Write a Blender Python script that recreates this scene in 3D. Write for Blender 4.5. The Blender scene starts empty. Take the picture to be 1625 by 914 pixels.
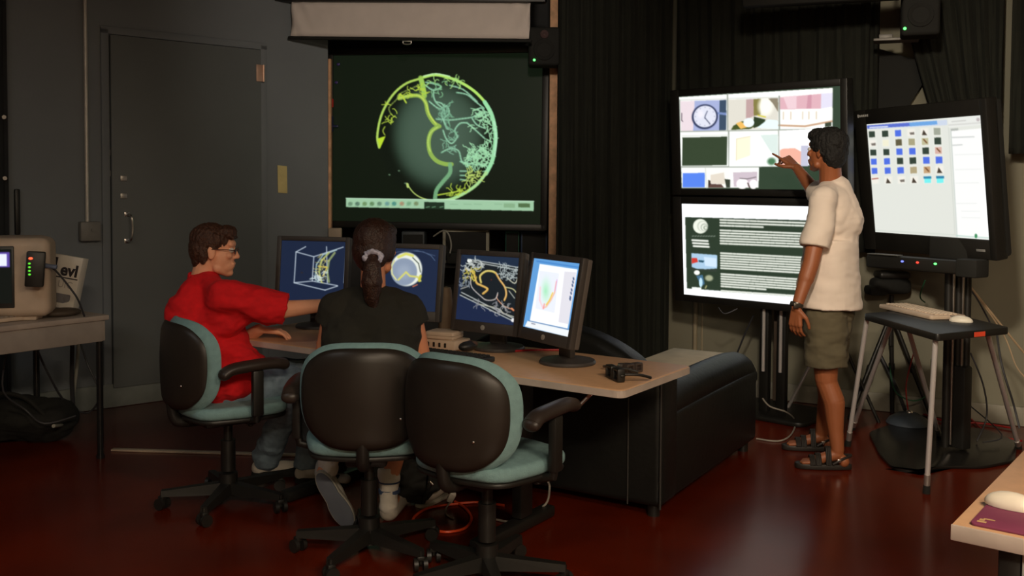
import bpy, bmesh, math, random
import numpy as np
from mathutils import Vector, Matrix, noise
random.seed(7)
SC = bpy.context.scene
COL = SC.collection
# ------------------------------------------------------------------ camera, world, added lamps, exposure
F, PPX, PPY, PITCH, ROLL = 1530., 812.5, 358., math.atan(58/1530.), .006
CAMP = Vector((0, 0, 1.45))
FW = Vector((0, math.cos(PITCH), -math.sin(PITCH)))
_r0 = Vector((1, 0, 0)); _u0 = Vector((0, math.sin(PITCH), math.cos(PITCH)))
RT = _r0*math.cos(ROLL) + _u0*math.sin(ROLL)
UP = -_r0*math.sin(ROLL) + _u0*math.cos(ROLL)
cd = bpy.data.cameras.new('camera'); cam = bpy.data.objects.new('camera', cd); COL.objects.link(cam)
cam.matrix_world = Matrix.Translation(CAMP) @ Matrix((RT, UP, -FW)).transposed().to_4x4()
cd.sensor_width = 36; cd.lens = F/1625*36; cd.shift_y = (PPY-457)/1625
cd.clip_start = .05
SC.camera = cam
SC.view_settings.view_transform = 'Standard'; SC.view_settings.look = 'None'
SC.view_settings.gamma = 1; SC.view_settings.use_curve_mapping = False
SC.view_settings.exposure = 0.0
W = bpy.data.worlds.new('world'); SC.world = W; W.use_nodes = True
W.node_tree.nodes['Background'].inputs[0].default_value = (.9, 1, .85, 1)
W.node_tree.nodes['Background'].inputs[1].default_value = .0
FILL_PANELS = [((1.7, .4, 3.0), 88, (1, .78, .56)), ((.6, -1.7, 3.0), 180, (1, .82, .62)), ((-2.6, 2.0, 3.0), 12, (.9, .92, .9))]  # overhead fill panels, added outside the view
FILL_SPOTS = [((.5, 1.6, 2.9), (2.75, 5.5, 1.3), 360, 60, (1, .86, .68)), ((.1, 1.6, 2.9), (-.55, 6.9, 2.55), 250, 42, (1, .86, .72))]  # fill spots added to brighten the back of the room

def ray(x, y): return FW + RT*((x-PPX)/F) + UP*((PPY-y)/F)
def atz(x, y, z=0.):
    d = ray(x, y); return CAMP + d*((z-CAMP.z)/d.z)
def aty(x, y, Y):
    d = ray(x, y); return CAMP + d*(Y/d.y)
def onplane(x, y, p, n):
    d = ray(x, y); n = Vector(n); return CAMP + d*((Vector(p)-CAMP).dot(n)/d.dot(n))

# ------------------------------------------------------------------ materials
def s2l(c): return tuple((v/12.92 if v <= .04045 else ((v+.055)/1.055)**2.4) for v in c)
MATS = {}
def mat(name, col, rough=.6, metal=0., spec=.5, noise_amt=.12, nscale=8., bump=0., bscale=60., emis=None, estr=1., coat=0.):
    if name in MATS: return MATS[name]
    m = bpy.data.materials.new(name); m.use_nodes = True; nt = m.node_tree; b = nt.nodes['Principled BSDF']
    b.inputs['Roughness'].default_value = rough; b.inputs['Metallic'].default_value = metal
    b.inputs['Specular IOR Level'].default_value = spec; b.inputs['Coat Weight'].default_value = coat
    tc = nt.nodes.new('ShaderNodeTexCoord')
    if noise_amt > 0:
        n = nt.nodes.new('ShaderNodeTexNoise'); n.inputs['Scale'].default_value = nscale; n.inputs['Detail'].default_value = 4
        nt.links.new(tc.outputs['Object'], n.inputs['Vector'])
        r = nt.nodes.new('ShaderNodeValToRGB'); r.color_ramp.elements[0].position = .3; r.color_ramp.elements[1].position = .7
        r.color_ramp.elements[0].color = tuple(c*(1-noise_amt) for c in col)+(1,)
        r.color_ramp.elements[1].color = tuple(min(1, c*(1+noise_amt)) for c in col)+(1,)
        nt.links.new(n.outputs['Fac'], r.inputs['Fac']); nt.links.new(r.outputs['Color'], b.inputs['Base Color'])
    else: b.inputs['Base Color'].default_value = tuple(col)+(1,)
    if bump > 0:
        n2 = nt.nodes.new('ShaderNodeTexNoise'); n2.inputs['Scale'].default_value = bscale; n2.inputs['Detail'].default_value = 3
        nt.links.new(tc.outputs['Object'], n2.inputs['Vector'])
        bp = nt.nodes.new('ShaderNodeBump'); bp.inputs['Strength'].default_value = bump; bp.inputs['Distance'].default_value = .01
        nt.links.new(n2.outputs['Fac'], bp.inputs['Height']); nt.links.new(bp.outputs['Normal'], b.inputs['Normal'])
    if emis:
        b.inputs['Emission Color'].default_value = tuple(emis)+(1,); b.inputs['Emission Strength'].default_value = estr
    MATS[name] = m; return m
def screen_mat(name, strength):
    m = bpy.data.materials.new(name); m.use_nodes = True; nt = m.node_tree; b = nt.nodes['Principled BSDF']
    a = nt.nodes.new('ShaderNodeVertexColor'); a.layer_name = 'picture'
    nt.links.new(a.outputs['Color'], b.inputs['Emission Color']); b.inputs['Emission Strength'].default_value = strength
    b.inputs['Base Color'].default_value = (.01, .012, .01, 1); b.inputs['Roughness'].default_value = .35
    b.inputs['Specular IOR Level'].default_value = .2
    return m
WALL = mat('wall_paint', (.20, .22, .235), .75, noise_amt=.06, nscale=1.5, bump=.05, bscale=90)
DOORP = mat('door_paint', (.15, .165, .165), .6, noise_amt=.06, nscale=2)
WALLR = mat('wall_paint_grey', (.25, .235, .17), .8, noise_amt=.06, nscale=1.5)
CEIL = mat('ceiling_dark', (.05, .05, .05), .9)
FLOOR = mat('floor_red', (.115, .011, .002), .23, spec=.38, noise_amt=.25, nscale=2.2, bump=.04, bscale=14)
BASEB = mat('baseboard_grey', (.23, .25, .23), .55)
BLACK = mat('black_plastic', (.014, .013, .011), .45)
BLACKM = mat('black_matte', (.012, .012, .010), .85)
BLKSHELL = mat('chair_shell', (.022, .017, .013), .42, spec=.45)
DRAPE = mat('drape_black', (.015, .0165, .011), .95, bump=.2, bscale=120)
LEATHER = mat('leather_black', (.011, .012, .011), .42, spec=.35, bump=.15, bscale=35)
TEAL = mat('fabric_teal', (.21, .36, .37), .9, bump=.25, bscale=220, noise_amt=.08, nscale=40)
LAM = mat('laminate_beige', (.64, .38, .21), .45, noise_amt=.05, nscale=30)
LAMEDGE = mat('laminate_edge', (.52, .44, .38), .5)
GREYP = mat('monitor_bezel', (.055, .048, .044), .5)
GREYE = mat('monitor_side', (.11, .095, .085), .5)
BEIGE = mat('beige_plastic', (.56, .43, .32), .55)
CHROME = mat('chrome', (.85, .80, .76), .25, metal=1., noise_amt=.03)
TUBE = mat('tube_silver', (.72, .68, .66), .32, metal=.35, noise_amt=.02)
STEEL = mat('brushed_steel', (.55, .52, .48), .4, metal=.8)
WHITE = mat('white_paper', (.75, .70, .62), .8)
WOOD = mat('raw_wood', (.80, .46, .26), .7, noise_amt=.2, nscale=20)
RED = mat('shirt_red', (.72, .005, .010), .9, noise_amt=.1, nscale=30)
CREAM = mat('shirt_cream', (.80, .68, .58), .95, noise_amt=.04)
OLIVE = mat('shorts_olive', (.115, .095, .055), .95)
BLKSHIRT = mat('shirt_black', (.018, .017, .012), .95, noise_amt=.1)
DENIM = mat('denim', (.20, .27, .33), .95, noise_amt=.2, nscale=25)
SKINF = mat('skin_fair', (.92, .44, .26), .55, noise_amt=.05)
SKINT = mat('skin_tan', (.66, .26, .13), .55, noise_amt=.05)
SKINB = mat('skin_brown', (.33, .105, .04), .5, noise_amt=.06)
HAIRB = mat('hair_brown', (.060, .022, .010), .6, noise_amt=.4, nscale=90, bump=.5, bscale=160)
HAIRK = mat('hair_black', (.006, .005, .004), .75, noise_amt=.3, nscale=90, bump=.5, bscale=160)
HAIRD = mat('hair_dark', (.035, .014, .008), .45, noise_amt=.4, nscale=90, bump=.5, bscale=160)

# ------------------------------------------------------------------ mesh builder
def rotm(yaw=0, pit=0, rol=0):
    r = math.radians
    return Matrix.Rotation(r(yaw), 3, 'Z') @ Matrix.Rotation(r(pit), 3, 'X') @ Matrix.Rotation(r(rol), 3, 'Y')
def axis_mat(d):
    return Vector(d).normalized().to_track_quat('Z', 'Y').to_matrix()
class M:
    def __init__(s): s.v = []; s.f = []
    def add(s, v, f):
        n = len(s.v); s.v += [Vector(p) for p in v]; s.f += [tuple(i+n for i in q) for q in f]; return s
    def bm(s, bm):
        bm.verts.ensure_lookup_table(); bm.verts.index_update()
        s.add([v.co.copy() for v in bm.verts], [[v.index for v in f.verts] for f in bm.faces]); bm.free(); return s
    def box(s, c, size, R=None, bev=0., seg=2):
        b = bmesh.new(); bmesh.ops.create_cube(b, size=1)
        for v in b.verts: v.co = Vector((v.co.x*size[0], v.co.y*size[1], v.co.z*size[2]))
        if bev > 0: bmesh.ops.bevel(b, geom=b.edges[:], offset=min(bev, min(size)*.49), segments=seg, affect='EDGES', profile=.5)
        for v in b.verts:
            p = v.co if R is None else R @ v.co
            v.co = p + Vector(c)
        return s.bm(b)
    def cyl(s, p0, p1, r0, r1=None, n=16):
        r1 = r0 if r1 is None else r1; p0 = Vector(p0); p1 = Vector(p1); A = axis_mat(p1-p0)
        v = []
        for p, r in ((p0, r0), (p1, r1)):
            for k in range(n):
                a = 2*math.pi*k/n; v.append(p + A @ Vector((r*math.cos(a), r*math.sin(a), 0)))
        f = [(k, (k+1) % n, n+(k+1) % n, n+k) for k in range(n)] + [tuple(range(n-1, -1, -1)), tuple(range(n, 2*n))]
        return s.add(v, f)
    def ell(s, c, r, R=None, sub=3):
        b = bmesh.new(); bmesh.ops.create_icosphere(b, subdivisions=sub, radius=1)
        if not hasattr(r, '__len__'): r = (r, r, r)
        for v in b.verts:
            p = Vector((v.co.x*r[0], v.co.y*r[1], v.co.z*r[2]))
            v.co = (p if R is None else R @ p) + Vector(c)
        return s.bm(b)
    def cap(s, p0, p1, r0, r1=None, n=16, flat1=False, flat0=False):
        r1 = r0 if r1 is None else r1
        s.cyl(p0, p1, r0, r1, n)
        if not flat0: s.ell(p0, r0, sub=2)
        if not flat1: s.ell(p1, r1, sub=2)
        return s
    def econe(s, p0, p1, a0, a1, side, n=36):
        """elliptical frustum; a = (half width along side, half depth)"""
        p0 = Vector(p0); p1 = Vector(p1); d = (p1-p0).normalized(); x = Vector(side); x = (x-d*x.dot(d)).normalized(); y = d.cross(x); v = []
        for p, (a, b) in ((p0, a0), (p1, a1)):
            for k in range(n): t = 2*math.pi*k/n; v.append(p+x*a*math.cos(t)+y*b*math.sin(t))
        f = [(k, (k+1) % n, n+(k+1) % n, n+k) for k in range(n)]+[tuple(range(n-1, -1, -1)), tuple(range(n, 2*n))]
        return s.add(v, f)
    def chain(s, pts, rs, **k):
        for i in range(len(pts)-1): s.cap(pts[i], pts[i+1], rs[i], rs[i+1], **k)
        return s
    def tube(s, pts, r, n=8, smooth=True):
        pts = [Vector(p) for p in pts]
        if smooth and len(pts) > 2:
            q = []
            for i in range(len(pts)-1):
                a = pts[max(i-1, 0)]; b = pts[i]; c = pts[i+1]; d = pts[min(i+2, len(pts)-1)]
                for t in (0, .2, .4, .6, .8):
                    q.append(.5*((2*b)+(c-a)*t+(2*a-5*b+4*c-d)*t*t+(3*b-a-3*c+d)*t**3))
            q.append(pts[-1]); pts = q
        v = []; N = len(pts)
        rr = r if hasattr(r, '__len__') else None
        for i, p in enumerate(pts):
            d = (pts[min(i+1, N-1)]-pts[max(i-1, 0)])
            if d.length < 1e-6: d = Vector((0, 0, 1))
            A = axis_mat(d)
            if i == 0: X = A.col[0].copy()
            else:
                X = X - d.normalized()*X.dot(d.normalized()); X.normalize()
            Y = d.normalized().cross(X)
            ri = r if rr is None else rr[0]+(rr[-1]-rr[0])*i/(N-1)
            for k in range(n):
                a = 2*math.pi*k/n; v.append(p + X*ri*math.cos(a) + Y*ri*math.sin(a))
        f = [(i*n+k, i*n+(k+1) % n, (i+1)*n+(k+1) % n, (i+1)*n+k) for i in range(N-1) for k in range(n)]
        f += [tuple(range(n-1, -1, -1)), tuple(range((N-1)*n, N*n))]
        return s.add(v, f)
    def lathe(s, prof, c=(0, 0, 0), n=32, R=None):
        v = []; c = Vector(c)
        for r, z in prof:
            for k in range(n):
                a = 2*math.pi*k/n; p = Vector((r*math.cos(a), r*math.sin(a), z)); v.append((p if R is None else R @ p)+c)
        m = len(prof)
        f = [(i*n+k, i*n+(k+1) % n, (i+1)*n+(k+1) % n, (i+1)*n+k) for i in range(m-1) for k in range(n)]
        f += [tuple(range(n-1, -1, -1)), tuple(range((m-1)*n, m*n))]
        return s.add(v, f)
    def prism(s, pts, z0, z1, bev=0., R=None, c=(0, 0, 0), seg=2):
        b = bmesh.new(); vs = [b.verts.new((p[0], p[1], z0)) for p in pts]; f = b.faces.new(vs)
        r = bmesh.ops.extrude_face_region(b, geom=[f])
        for g in r['geom']:
            if isinstance(g, bmesh.types.BMVert): g.co.z = z1
        bmesh.ops.recalc_face_normals(b, faces=b.faces[:])
        if bev > 0:
            es = [e for e in b.edges if abs(e.verts[0].co.z-e.verts[1].co.z) < 1e-6]
            bmesh.ops.bevel(b, geom=es, offset=bev, segments=seg, affect='EDGES', profile=.5)
        for v in b.verts: v.co = (v.co if R is None else R @ v.co) + Vector(c)
        return s.bm(b)
    def xf(s, R=None, t=(0, 0, 0)):
        t = Vector(t); s.v = [((R @ p) if R is not None else p)+t for p in s.v]; return s
def rrect(w, h, r, n=5):
    out = []
    for cx, cy, a0 in ((w/2-r, h/2-r, 0), (-w/2+r, h/2-r, 90), (-w/2+r, -h/2+r, 180), (w/2-r, -h/2+r, 270)):
        for k in range(n+1):
            a = math.radians(a0+90*k/n); out.append((cx+r*math.cos(a), cy+r*math.sin(a)))
    return out
def rpoly(pts, r, n=5):
    out = []; N = len(pts); P = [Vector(p).to_2d() if len(p) > 2 else Vector(p) for p in pts]
    for i in range(N):
        a, b, c = P[i-1], P[i], P[(i+1) % N]
        p0 = b+(a-b).normalized()*r; p2 = b+(c-b).normalized()*r
        for k in range(n+1):
            t = k/n; out.append(tuple(p0*(1-t)**2+b*2*t*(1-t)+p2*t*t))
    return out

def mesh_obj(name, me, material, parent=None, smooth=True):
    o = bpy.data.objects.new(name, me); COL.objects.link(o)
    me.materials.append(material)
    if parent: o.parent = parent
    if smooth:
        me.polygons.foreach_set('use_smooth', [True]*len(me.polygons))
    return o
def obj(name, m, material, parent=None, smooth=True, ang=35):
    me = bpy.data.meshes.new(name); me.from_pydata(m.v, [], m.f); me.validate()
    b = bmesh.new(); b.from_mesh(me); bmesh.ops.recalc_face_normals(b, faces=b.faces[:]); b.to_mesh(me); b.free()
    o = mesh_obj(name, me, material, parent, smooth)
    if smooth: me.set_sharp_from_angle(angle=math.radians(ang))
    return o
def tag(o, label=None, cat=None, group=None, kind=None):
    if label: o['label'] = label
    if cat: o['category'] = cat
    if group: o['group'] = group
    if kind: o['kind'] = kind
    return o
def thing(name, label, cat, loc=(0, 0, 0), R=None, group=None):
    o = bpy.data.objects.new(name, None); COL.objects.link(o); o.empty_display_size = .1
    o.location = loc
    if R is not None: o.rotation_euler = R.to_euler()
    return tag(o, label, cat, group)
def solo(name, m, material, label, cat, group=None, **k):
    return tag(obj(name, m, material, **k), label, cat, group)
def struct(name, m, material, parent=None, **k):
    o = obj(name, m, material, parent, **k)
    if parent is None: o['kind'] = 'structure'
    return o
def fused(name, m, material, parent, origin, voxel=.005, smooth=4, folds=0., fscale=7., fn=None, seed=0.):
    """one continuous surface grown from overlapping limbs"""
    me = bpy.data.meshes.new(name); me.from_pydata(m.v, [], m.f)
    b = bmesh.new(); b.from_mesh(me); bmesh.ops.recalc_face_normals(b, faces=b.faces[:]); b.to_mesh(me); b.free()
    o = bpy.data.objects.new(name, me); COL.objects.link(o)
    r = o.modifiers.new('r', 'REMESH'); r.mode = 'VOXEL'; r.voxel_size = voxel
    if smooth: s = o.modifiers.new('s', 'SMOOTH'); s.factor = .5; s.iterations = smooth
    bpy.context.view_layer.update()
    dg = bpy.context.evaluated_depsgraph_get()
    nm = bpy.data.meshes.new_from_object(o.evaluated_get(dg)); nm.name = name
    bpy.data.objects.remove(o); bpy.data.meshes.remove(me)
    n = len(nm.vertices); co = np.empty(n*3, 'f'); nm.vertices.foreach_get('co', co); co = co.reshape(-1, 3)
    if folds or fn:
        no = np.empty(n*3, 'f'); nm.vertices.foreach_get('normal', no); no = no.reshape(-1, 3)
        if folds:
            d = np.array([noise.fractal(Vector(((c[0]+seed)*fscale, c[1]*fscale, c[2]*fscale*1.7)), 1., 2., 3) for c in co.tolist()])
            co = co + no*(d*folds)[:, None]
        if fn: co = fn(co, no)
    co = co - np.array(origin, 'f')[None]
    nm.vertices.foreach_set('co', co.astype('f').ravel()); nm.update()
    nm.materials.clear()
    return mesh_obj(name, nm, material, parent)
def text_mesh(s, size, depth=.001, fat=0.):
    c = bpy.data.curves.new('t', 'FONT'); c.body = s; c.size = size; c.extrude = depth; c.offset = fat; c.align_x = 'CENTER'; c.align_y = 'CENTER'
    o = bpy.data.objects.new('t', c); COL.objects.link(o); bpy.context.view_layer.update()
    me = bpy.data.meshes.new_from_object(o.evaluated_get(bpy.context.evaluated_depsgraph_get()))
    m = M().add([v.co.copy() for v in me.vertices], [tuple(p.vertices) for p in me.polygons])
    bpy.data.objects.remove(o); bpy.data.curves.remove(c); bpy.data.meshes.remove(me); return m
XZ = Matrix(((1, 0, 0), (0, 0, -1), (0, 1, 0)))      # text plane (x,y) -> (x,z), facing -Y

# ------------------------------------------------------------------ pictures shown on the screens
class Canvas:
    def __init__(s, x0, y0, x1, y1, bg, k=2.):
        s.x0, s.y0, s.k, s.curvy = x0, y0, k, False
        s.h, s.w = int((y1-y0)*k), int((x1-x0)*k)
        s.a = np.empty((s.h, s.w, 3)); s.a[:] = np.array(bg)/255
        s.yy, s.xx = np.mgrid[0:s.h, 0:s.w]; s.xx = s.xx/k+x0; s.yy = s.yy/k+y0
    def _bb(s, xs, ys, m):
        a = max(0, int((min(xs)-m-s.x0)*s.k)); b = min(s.w, int((max(xs)+m-s.x0)*s.k)+2)
        c = max(0, int((min(ys)-m-s.y0)*s.k)); d = min(s.h, int((max(ys)+m-s.y0)*s.k)+2)
        return slice(c, d), slice(a, b)
    def blend(s, sl, al, col):
        if s.a[sl].size == 0: return
        s.a[sl] = s.a[sl]*(1-al[..., None])+(np.array(col)/255)*al[..., None]
    def line(s, pts, w, col, a=1., soft=.7):
        if s.curvy and len(pts) > 2:
            q = []
            for i in range(len(pts)-1):
                p = [np.array(pts[max(0, min(len(pts)-1, j))], float) for j in (i-1, i, i+1, i+2)]
                for t in (0, .25, .5, .75): q.append(tuple(.5*((2*p[1])+(p[2]-p[0])*t+(2*p[0]-5*p[1]+4*p[2]-p[3])*t*t+(3*p[1]-p[0]-3*p[2]+p[3])*t**3)))
            pts = q+[pts[-1]]
        for (x0, y0), (x1, y1) in zip(pts[:-1], pts[1:]):
            sl = s._bb((x0, x1), (y0, y1), w+2); X = s.xx[sl]; Y = s.yy[sl]
            dx, dy = x1-x0, y1-y0; L = dx*dx+dy*dy+1e-9
            t = np.clip(((X-x0)*dx+(Y-y0)*dy)/L, 0, 1); d = np.hypot(X-x0-t*dx, Y-y0-t*dy)
            s.blend(sl, a*np.clip((w/2+soft/2-d)/soft, 0, 1), col)
    def poly(s, pts, col, a=1.):
        sl = s._bb([p[0] for p in pts], [p[1] for p in pts], 1); X = s.xx[sl]; Y = s.yy[sl]
        ins = np.zeros(X.shape, bool); n = len(pts)
        for i in range(n):
            x0, y0 = pts[i-1]; x1, y1 = pts[i]
            if y0 == y1: continue
            c = ((y0 > Y) != (y1 > Y)) & (X < (x1-x0)*(Y-y0)/(y1-y0)+x0); ins ^= c
        s.blend(sl, ins*a, col)
    def rect(s, x0, y0, x1, y1, col, a=1.): s.poly([(x0, y0), (x1, y0), (x1, y1), (x0, y1)], col, a)
    def ell(s, cx, cy, rx, ry, col, a=1., soft=.08):
        sl = s._bb((cx-rx, cx+rx), (cy-ry, cy+ry), 2); d = np.hypot((s.xx[sl]-cx)/rx, (s.yy[sl]-cy)/ry)
        s.blend(sl, a*np.clip((1-d)/soft, 0, 1), col)
    def samp(s, x, y):
        u = np.clip((x-s.x0)*s.k, 0, s.w-1.001); v = np.clip((y-s.y0)*s.k, 0, s.h-1.001)
        i = u.astype(int); j = v.astype(int); fu = (u-i)[..., None]; fv = (v-j)[..., None]
        i1 = np.minimum(i+1, s.w-1); j1 = np.minimum(j+1, s.h-1)
        return (s.a[j, i]*(1-fu)+s.a[j, i1]*fu)*(1-fv)+(s.a[j1, i]*(1-fu)+s.a[j1, i1]*fu)*fv
def homography(src, dst):
    A = []; B = []
    for (x, y), (u, v) in zip(src, dst):
        A += [[x, y, 1, 0, 0, 0, -u*x, -u*y], [0, 0, 0, x, y, 1, -v*x, -v*y]]; B += [u, v]
    return np.append(np.linalg.solve(np.array(A), np.array(B)), 1).reshape(3, 3)
def picture(name, cv, quad, w, h, c, parent, nx, strength):
    """grid of w x h metres facing local -Y, its colours are the picture painted on the canvas"""
    ny = max(8, int(nx*h/w))
    for _ in range(2):                                   # slight softness of the pictures
        b_ = np.pad(cv.a, ((1, 1), (1, 1), (0, 0)), 'edge'); cv.a = sum(b_[i:i+cv.h, j:j+cv.w] for i in range(3) for j in range(3))/9
    H = homography([(0, 0), (1, 0), (1, 1), (0, 1)], quad)
    v, u = np.mgrid[0:ny+1, 0:nx+1]; u = u/nx; v = v/ny
    q = np.stack([u, v, np.ones_like(u)], -1) @ H.T; col = cv.samp(q[..., 0]/q[..., 2], q[..., 1]/q[..., 2])
    col = np.clip(col, 0, 1); col = np.where(col <= .04045, col/12.92, ((col+.055)/1.055)**2.4)
    co = np.stack([c[0]-w/2+u*w, np.full_like(u, c[1]), c[2]+h/2-v*h], -1).reshape(-1, 3)
    idx = np.arange((nx+1)*(ny+1)).reshape(ny+1, nx+1)
    f = np.stack([idx[:-1, :-1], idx[1:, :-1], idx[1:, 1:], idx[:-1, 1:]], -1).reshape(-1, 4)
    me = bpy.data.meshes.new(name); me.vertices.add(len(co)); me.vertices.foreach_set('co', co.astype('f').ravel())
    me.loops.add(f.size); me.loops.foreach_set('vertex_index', f.astype('i').ravel())
    me.polygons.add(len(f)); me.polygons.foreach_set('loop_start', np.arange(0, f.size, 4, dtype='i'))
    me.update(calc_edges=True); me.validate()
    at = me.color_attributes.new('picture', 'FLOAT_COLOR', 'POINT')
    at.data.foreach_set('color', np.concatenate([col.reshape(-1, 3), np.ones((len(co), 1))], 1).astype('f').ravel())
    return mesh_obj(name, me, screen_mat(name+'_glow', strength), parent, smooth=False)
def T(pts, ox, oy, k): return [(ox+x/k, oy+y/k) for x, y in pts]
def squig(cv, rnd, cx, cy, rx, ry, n, w, col, a=.8, step=4):
    for _ in range(n):
        x = cx+rnd.uniform(-1, 1)*rx; y = cy+rnd.uniform(-1, 1)*ry; p = [(x, y)]; an = rnd.uniform(0, 6.28)
        for _ in range(4):
            an += rnd.uniform(-1, 1); x += step*math.cos(an); y += step*math.sin(an); p.append((x, y))
        cv.line(p, w, col, a)
#@@SETTING
# ------------------------------------------------------------------ the room
ZC = 3.1
LW0 = Vector((-2.62, 6.30, 0)); LD = Vector((math.cos(math.radians(40)), math.sin(math.radians(40)), 0)); LN = Vector((LD.y, -LD.x, 0))
LE = LW0+LD*1.594; LB = LW0-LD*4.2
RW0 = Vector((2.29, 6.41, 0)); RD = Vector((math.cos(math.radians(-28.6)), math.sin(math.radians(-28.6)), 0)); RN = Vector((RD.y, -RD.x, 0))
RA = RW0-RD*1.6; RB = RW0+RD*3.2
BL = Vector((-1.55, 8.25, 0)); BR = Vector((.95, 8.25, 0))
room = [LB, LE, BL, BR, RA, RB, Vector((RB.x, -2.2, 0)), Vector((LB.x, -2.2, 0))]
struct('floor', M().prism([(p.x, p.y) for p in room], -.1, 0), FLOOR, smooth=False)
struct('ceiling', M().prism([(p.x, p.y) for p in room], ZC, ZC+.1), CEIL, smooth=False)
def wall(name, a, b, material, t=.1):
    d = (b-a).normalized(); n = Vector((-d.y, d.x, 0))       # outward side
    q = [a, b, b+n*t, a+n*t]
    return struct(name, M().prism([(p.x, p.y) for p in q], 0, ZC), material, smooth=False)
wall('wall_left', LB, LE, WALL); wall('wall_return', LE, BL, CEIL); wall('wall_back', BL, BR, CEIL)
wall('wall_side', BR, RA, CEIL); wall('wall_right', RA, RB, WALLR)
wall('wall_east', RB, room[6], WALLR); wall('wall_camera', room[6], room[7], WALLR); wall('wall_west', room[7], LB, WALL)
def onL(x, y): return onplane(x, y, LW0, LN)
def onR(x, y): return onplane(x, y, RW0, RN)
RL = rotm(40); RR = rotm(-28.6)            # local +X along the wall, local -Y into the room
# door in the left wall
dbl = onL(177, 604); dtr = onL(412, 81)
dw = (dtr-onL(174, 56)).to_2d().length; zb = .13; zt = (onL(174, 55).z+dtr.z)/2
cl = (onL(175, 300).to_3d()); cl.z = 0
door = tag(obj('door_1', M().box((dw/2, -.012, (zb+zt)/2), (dw, .05, zt-zb), bev=.004), DOORP), kind='structure')
door.location = cl; door.rotation_euler = RL.to_euler()
jm = M()
for x in (-.03, dw+.03): jm.box((x, -.003, (zb+zt)/2+.02), (.05, .03, zt-zb+.04), bev=.004)
jm.box((dw/2, -.003, zt+.03), (dw+.11, .03, .05), bev=.004)
obj('door_frame', jm, WALL, door)
def dl(px, py):                                   # photo point on the left wall -> door coordinates
    p = onL(px, py)-cl; return Vector((p.dot(LD), 0, p.z))
a, b = dl(198, 340), dl(198, 382)
hm = M().tube([a+Vector((0, -.035, 0)), a+Vector((.012, -.085, -.01)), (a+b)/2+Vector((.02, -.09, 0)), b+Vector((.012, -.085, .01)), b+Vector((0, -.035, 0))], .009)
hm.box(a+Vector((0, -.04, 0)), (.03, .006, .03), bev=.002).box(b+Vector((0, -.04, 0)), (.03, .006, .03), bev=.002)
obj('door_handle', hm, CHROME, door)
for px, py in ((193, 283), (193, 311)): obj('lock_plate', M().box(dl(px, py)+Vector((0, -.041, 0)), (.042, .008, .036), bev=.003), STEEL, door)
h = dl(410, 117); obj('hinge', M().box(h+Vector((-.01, -.042, 0)), (.05, .008, .12), bev=.002).cyl(h+Vector((.02, -.045, -.06)), h+Vector((.02, -.045, .06)), .008), mat('brass_worn', (.65, .42, .30), .4, metal=.5), door)
for px, py in ((169, 242), (170, 275)):
    solo('strike_plate', M().box((0, -.006, 0), (.045, .008, .038), bev=.003).xf(RL, onL(px, py)), STEEL,
         'small %s steel plate on the wall left of the grey door' % ('upper' if py < 250 else 'lower'), 'plate', 'wall plates by the door')
# baseboards
def bboard(name, p, q, zt, t=.02, material=BASEB):
    d = (q-p); L = d.length; R = rotm(math.degrees(math.atan2(d.y, d.x)))
    o = struct(name, M().box((L/2, -t/2-.001, zt/2+.001), (L, t, zt), bev=.006), material); o.location = (p.x, p.y, 0); o.rotation_euler = R.to_euler(); return o
bboard('baseboard_left', LB+LD*.05, LE-LD*.02, .155); bboard('baseboard_right', RA+RD*.05, RB-RD*.05, .12, material=mat('baseboard_pale', (.30, .28, .22), .6))
# pale strip across the floor under the left seat
p, q = atz(178, 715), atz(480, 724)
o = struct('trim_1', M().box(((q-p).length/2, 0, .006), ((q-p).length, .035, .012), bev=.004), mat('floor_strip', (.55, .42, .30), .35)); o.location = p; o.rotation_euler = (0, 0, math.atan2(q.y-p.y, q.x-p.x))
# conduit with junction box
c0 = onL(130, -40); c1 = onL(137, 352)
t = thing('wall_conduit', 'thin pale metal conduit running down the left wall to a grey box', 'pipe', (c1.x, c1.y, 0), RL)
obj('conduit_pipe', M().cyl((0, -.02, c1.z), (0, -.02, ZC), .0125), mat('conduit_paint', (.62, .58, .52), .4, metal=.3), t)
obj('junction_box', M().box((.01, -.033, c1.z-.06), (.125, .062, .125), bev=.008).cyl((.02, -.066, c1.z-.05), (.02, -.072, c1.z-.05), .01), mat('box_grey', (.22, .21, .19), .5), t)
# note on the wall
solo('paper_note', M().prism([(-.038, -.105), (.036, -.11), (.033, .09), (-.042, .095)], 0, .003, R=XZ).xf(RL, onL(448, 283)+LN*.006), mat('note_yellow', (.75, .62, .27), .8),
     'yellowed paper note stuck on the wall right of the grey door', 'note')
# dark wing at the far left edge and slot
p = onL(10, 300)
wm = M(); a = onL(-120, 300)
d = (p-a).to_2d().length
pts = [(x*d/24, -.05+.02*math.sin(x*1.7)) for x in range(25)]
wm.prism(pts+[(x, y-.012) for x, y in reversed(pts)], .16, ZC-.02)
for z in (onL(3, 187).z, onL(3, 283).z): wm.ell((d-.03, -.1, z), (.001, .001, .001), sub=1)
t = thing('black_drape', 'black drape at the extreme left edge of the picture', 'curtain', (a.x, a.y, 0), RL)
obj('drape_cloth', wm, mat('drape_left', (.03, .032, .034), .9), t)
for z in (onL(3, 187).z, onL(3, 283).z): obj('pale_rivet', M().cyl((d-.025, -.065, z), (d-.025, -.085, z), .012), STEEL, t)
q = onL(26, 336)
solo('wall_bracket', M().box((0, -.02, 0), (.03, .035, .28), bev=.008).xf(RL, q), BLACK, 'slim upright black bracket on the left wall above the white computer', 'bracket')

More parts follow.
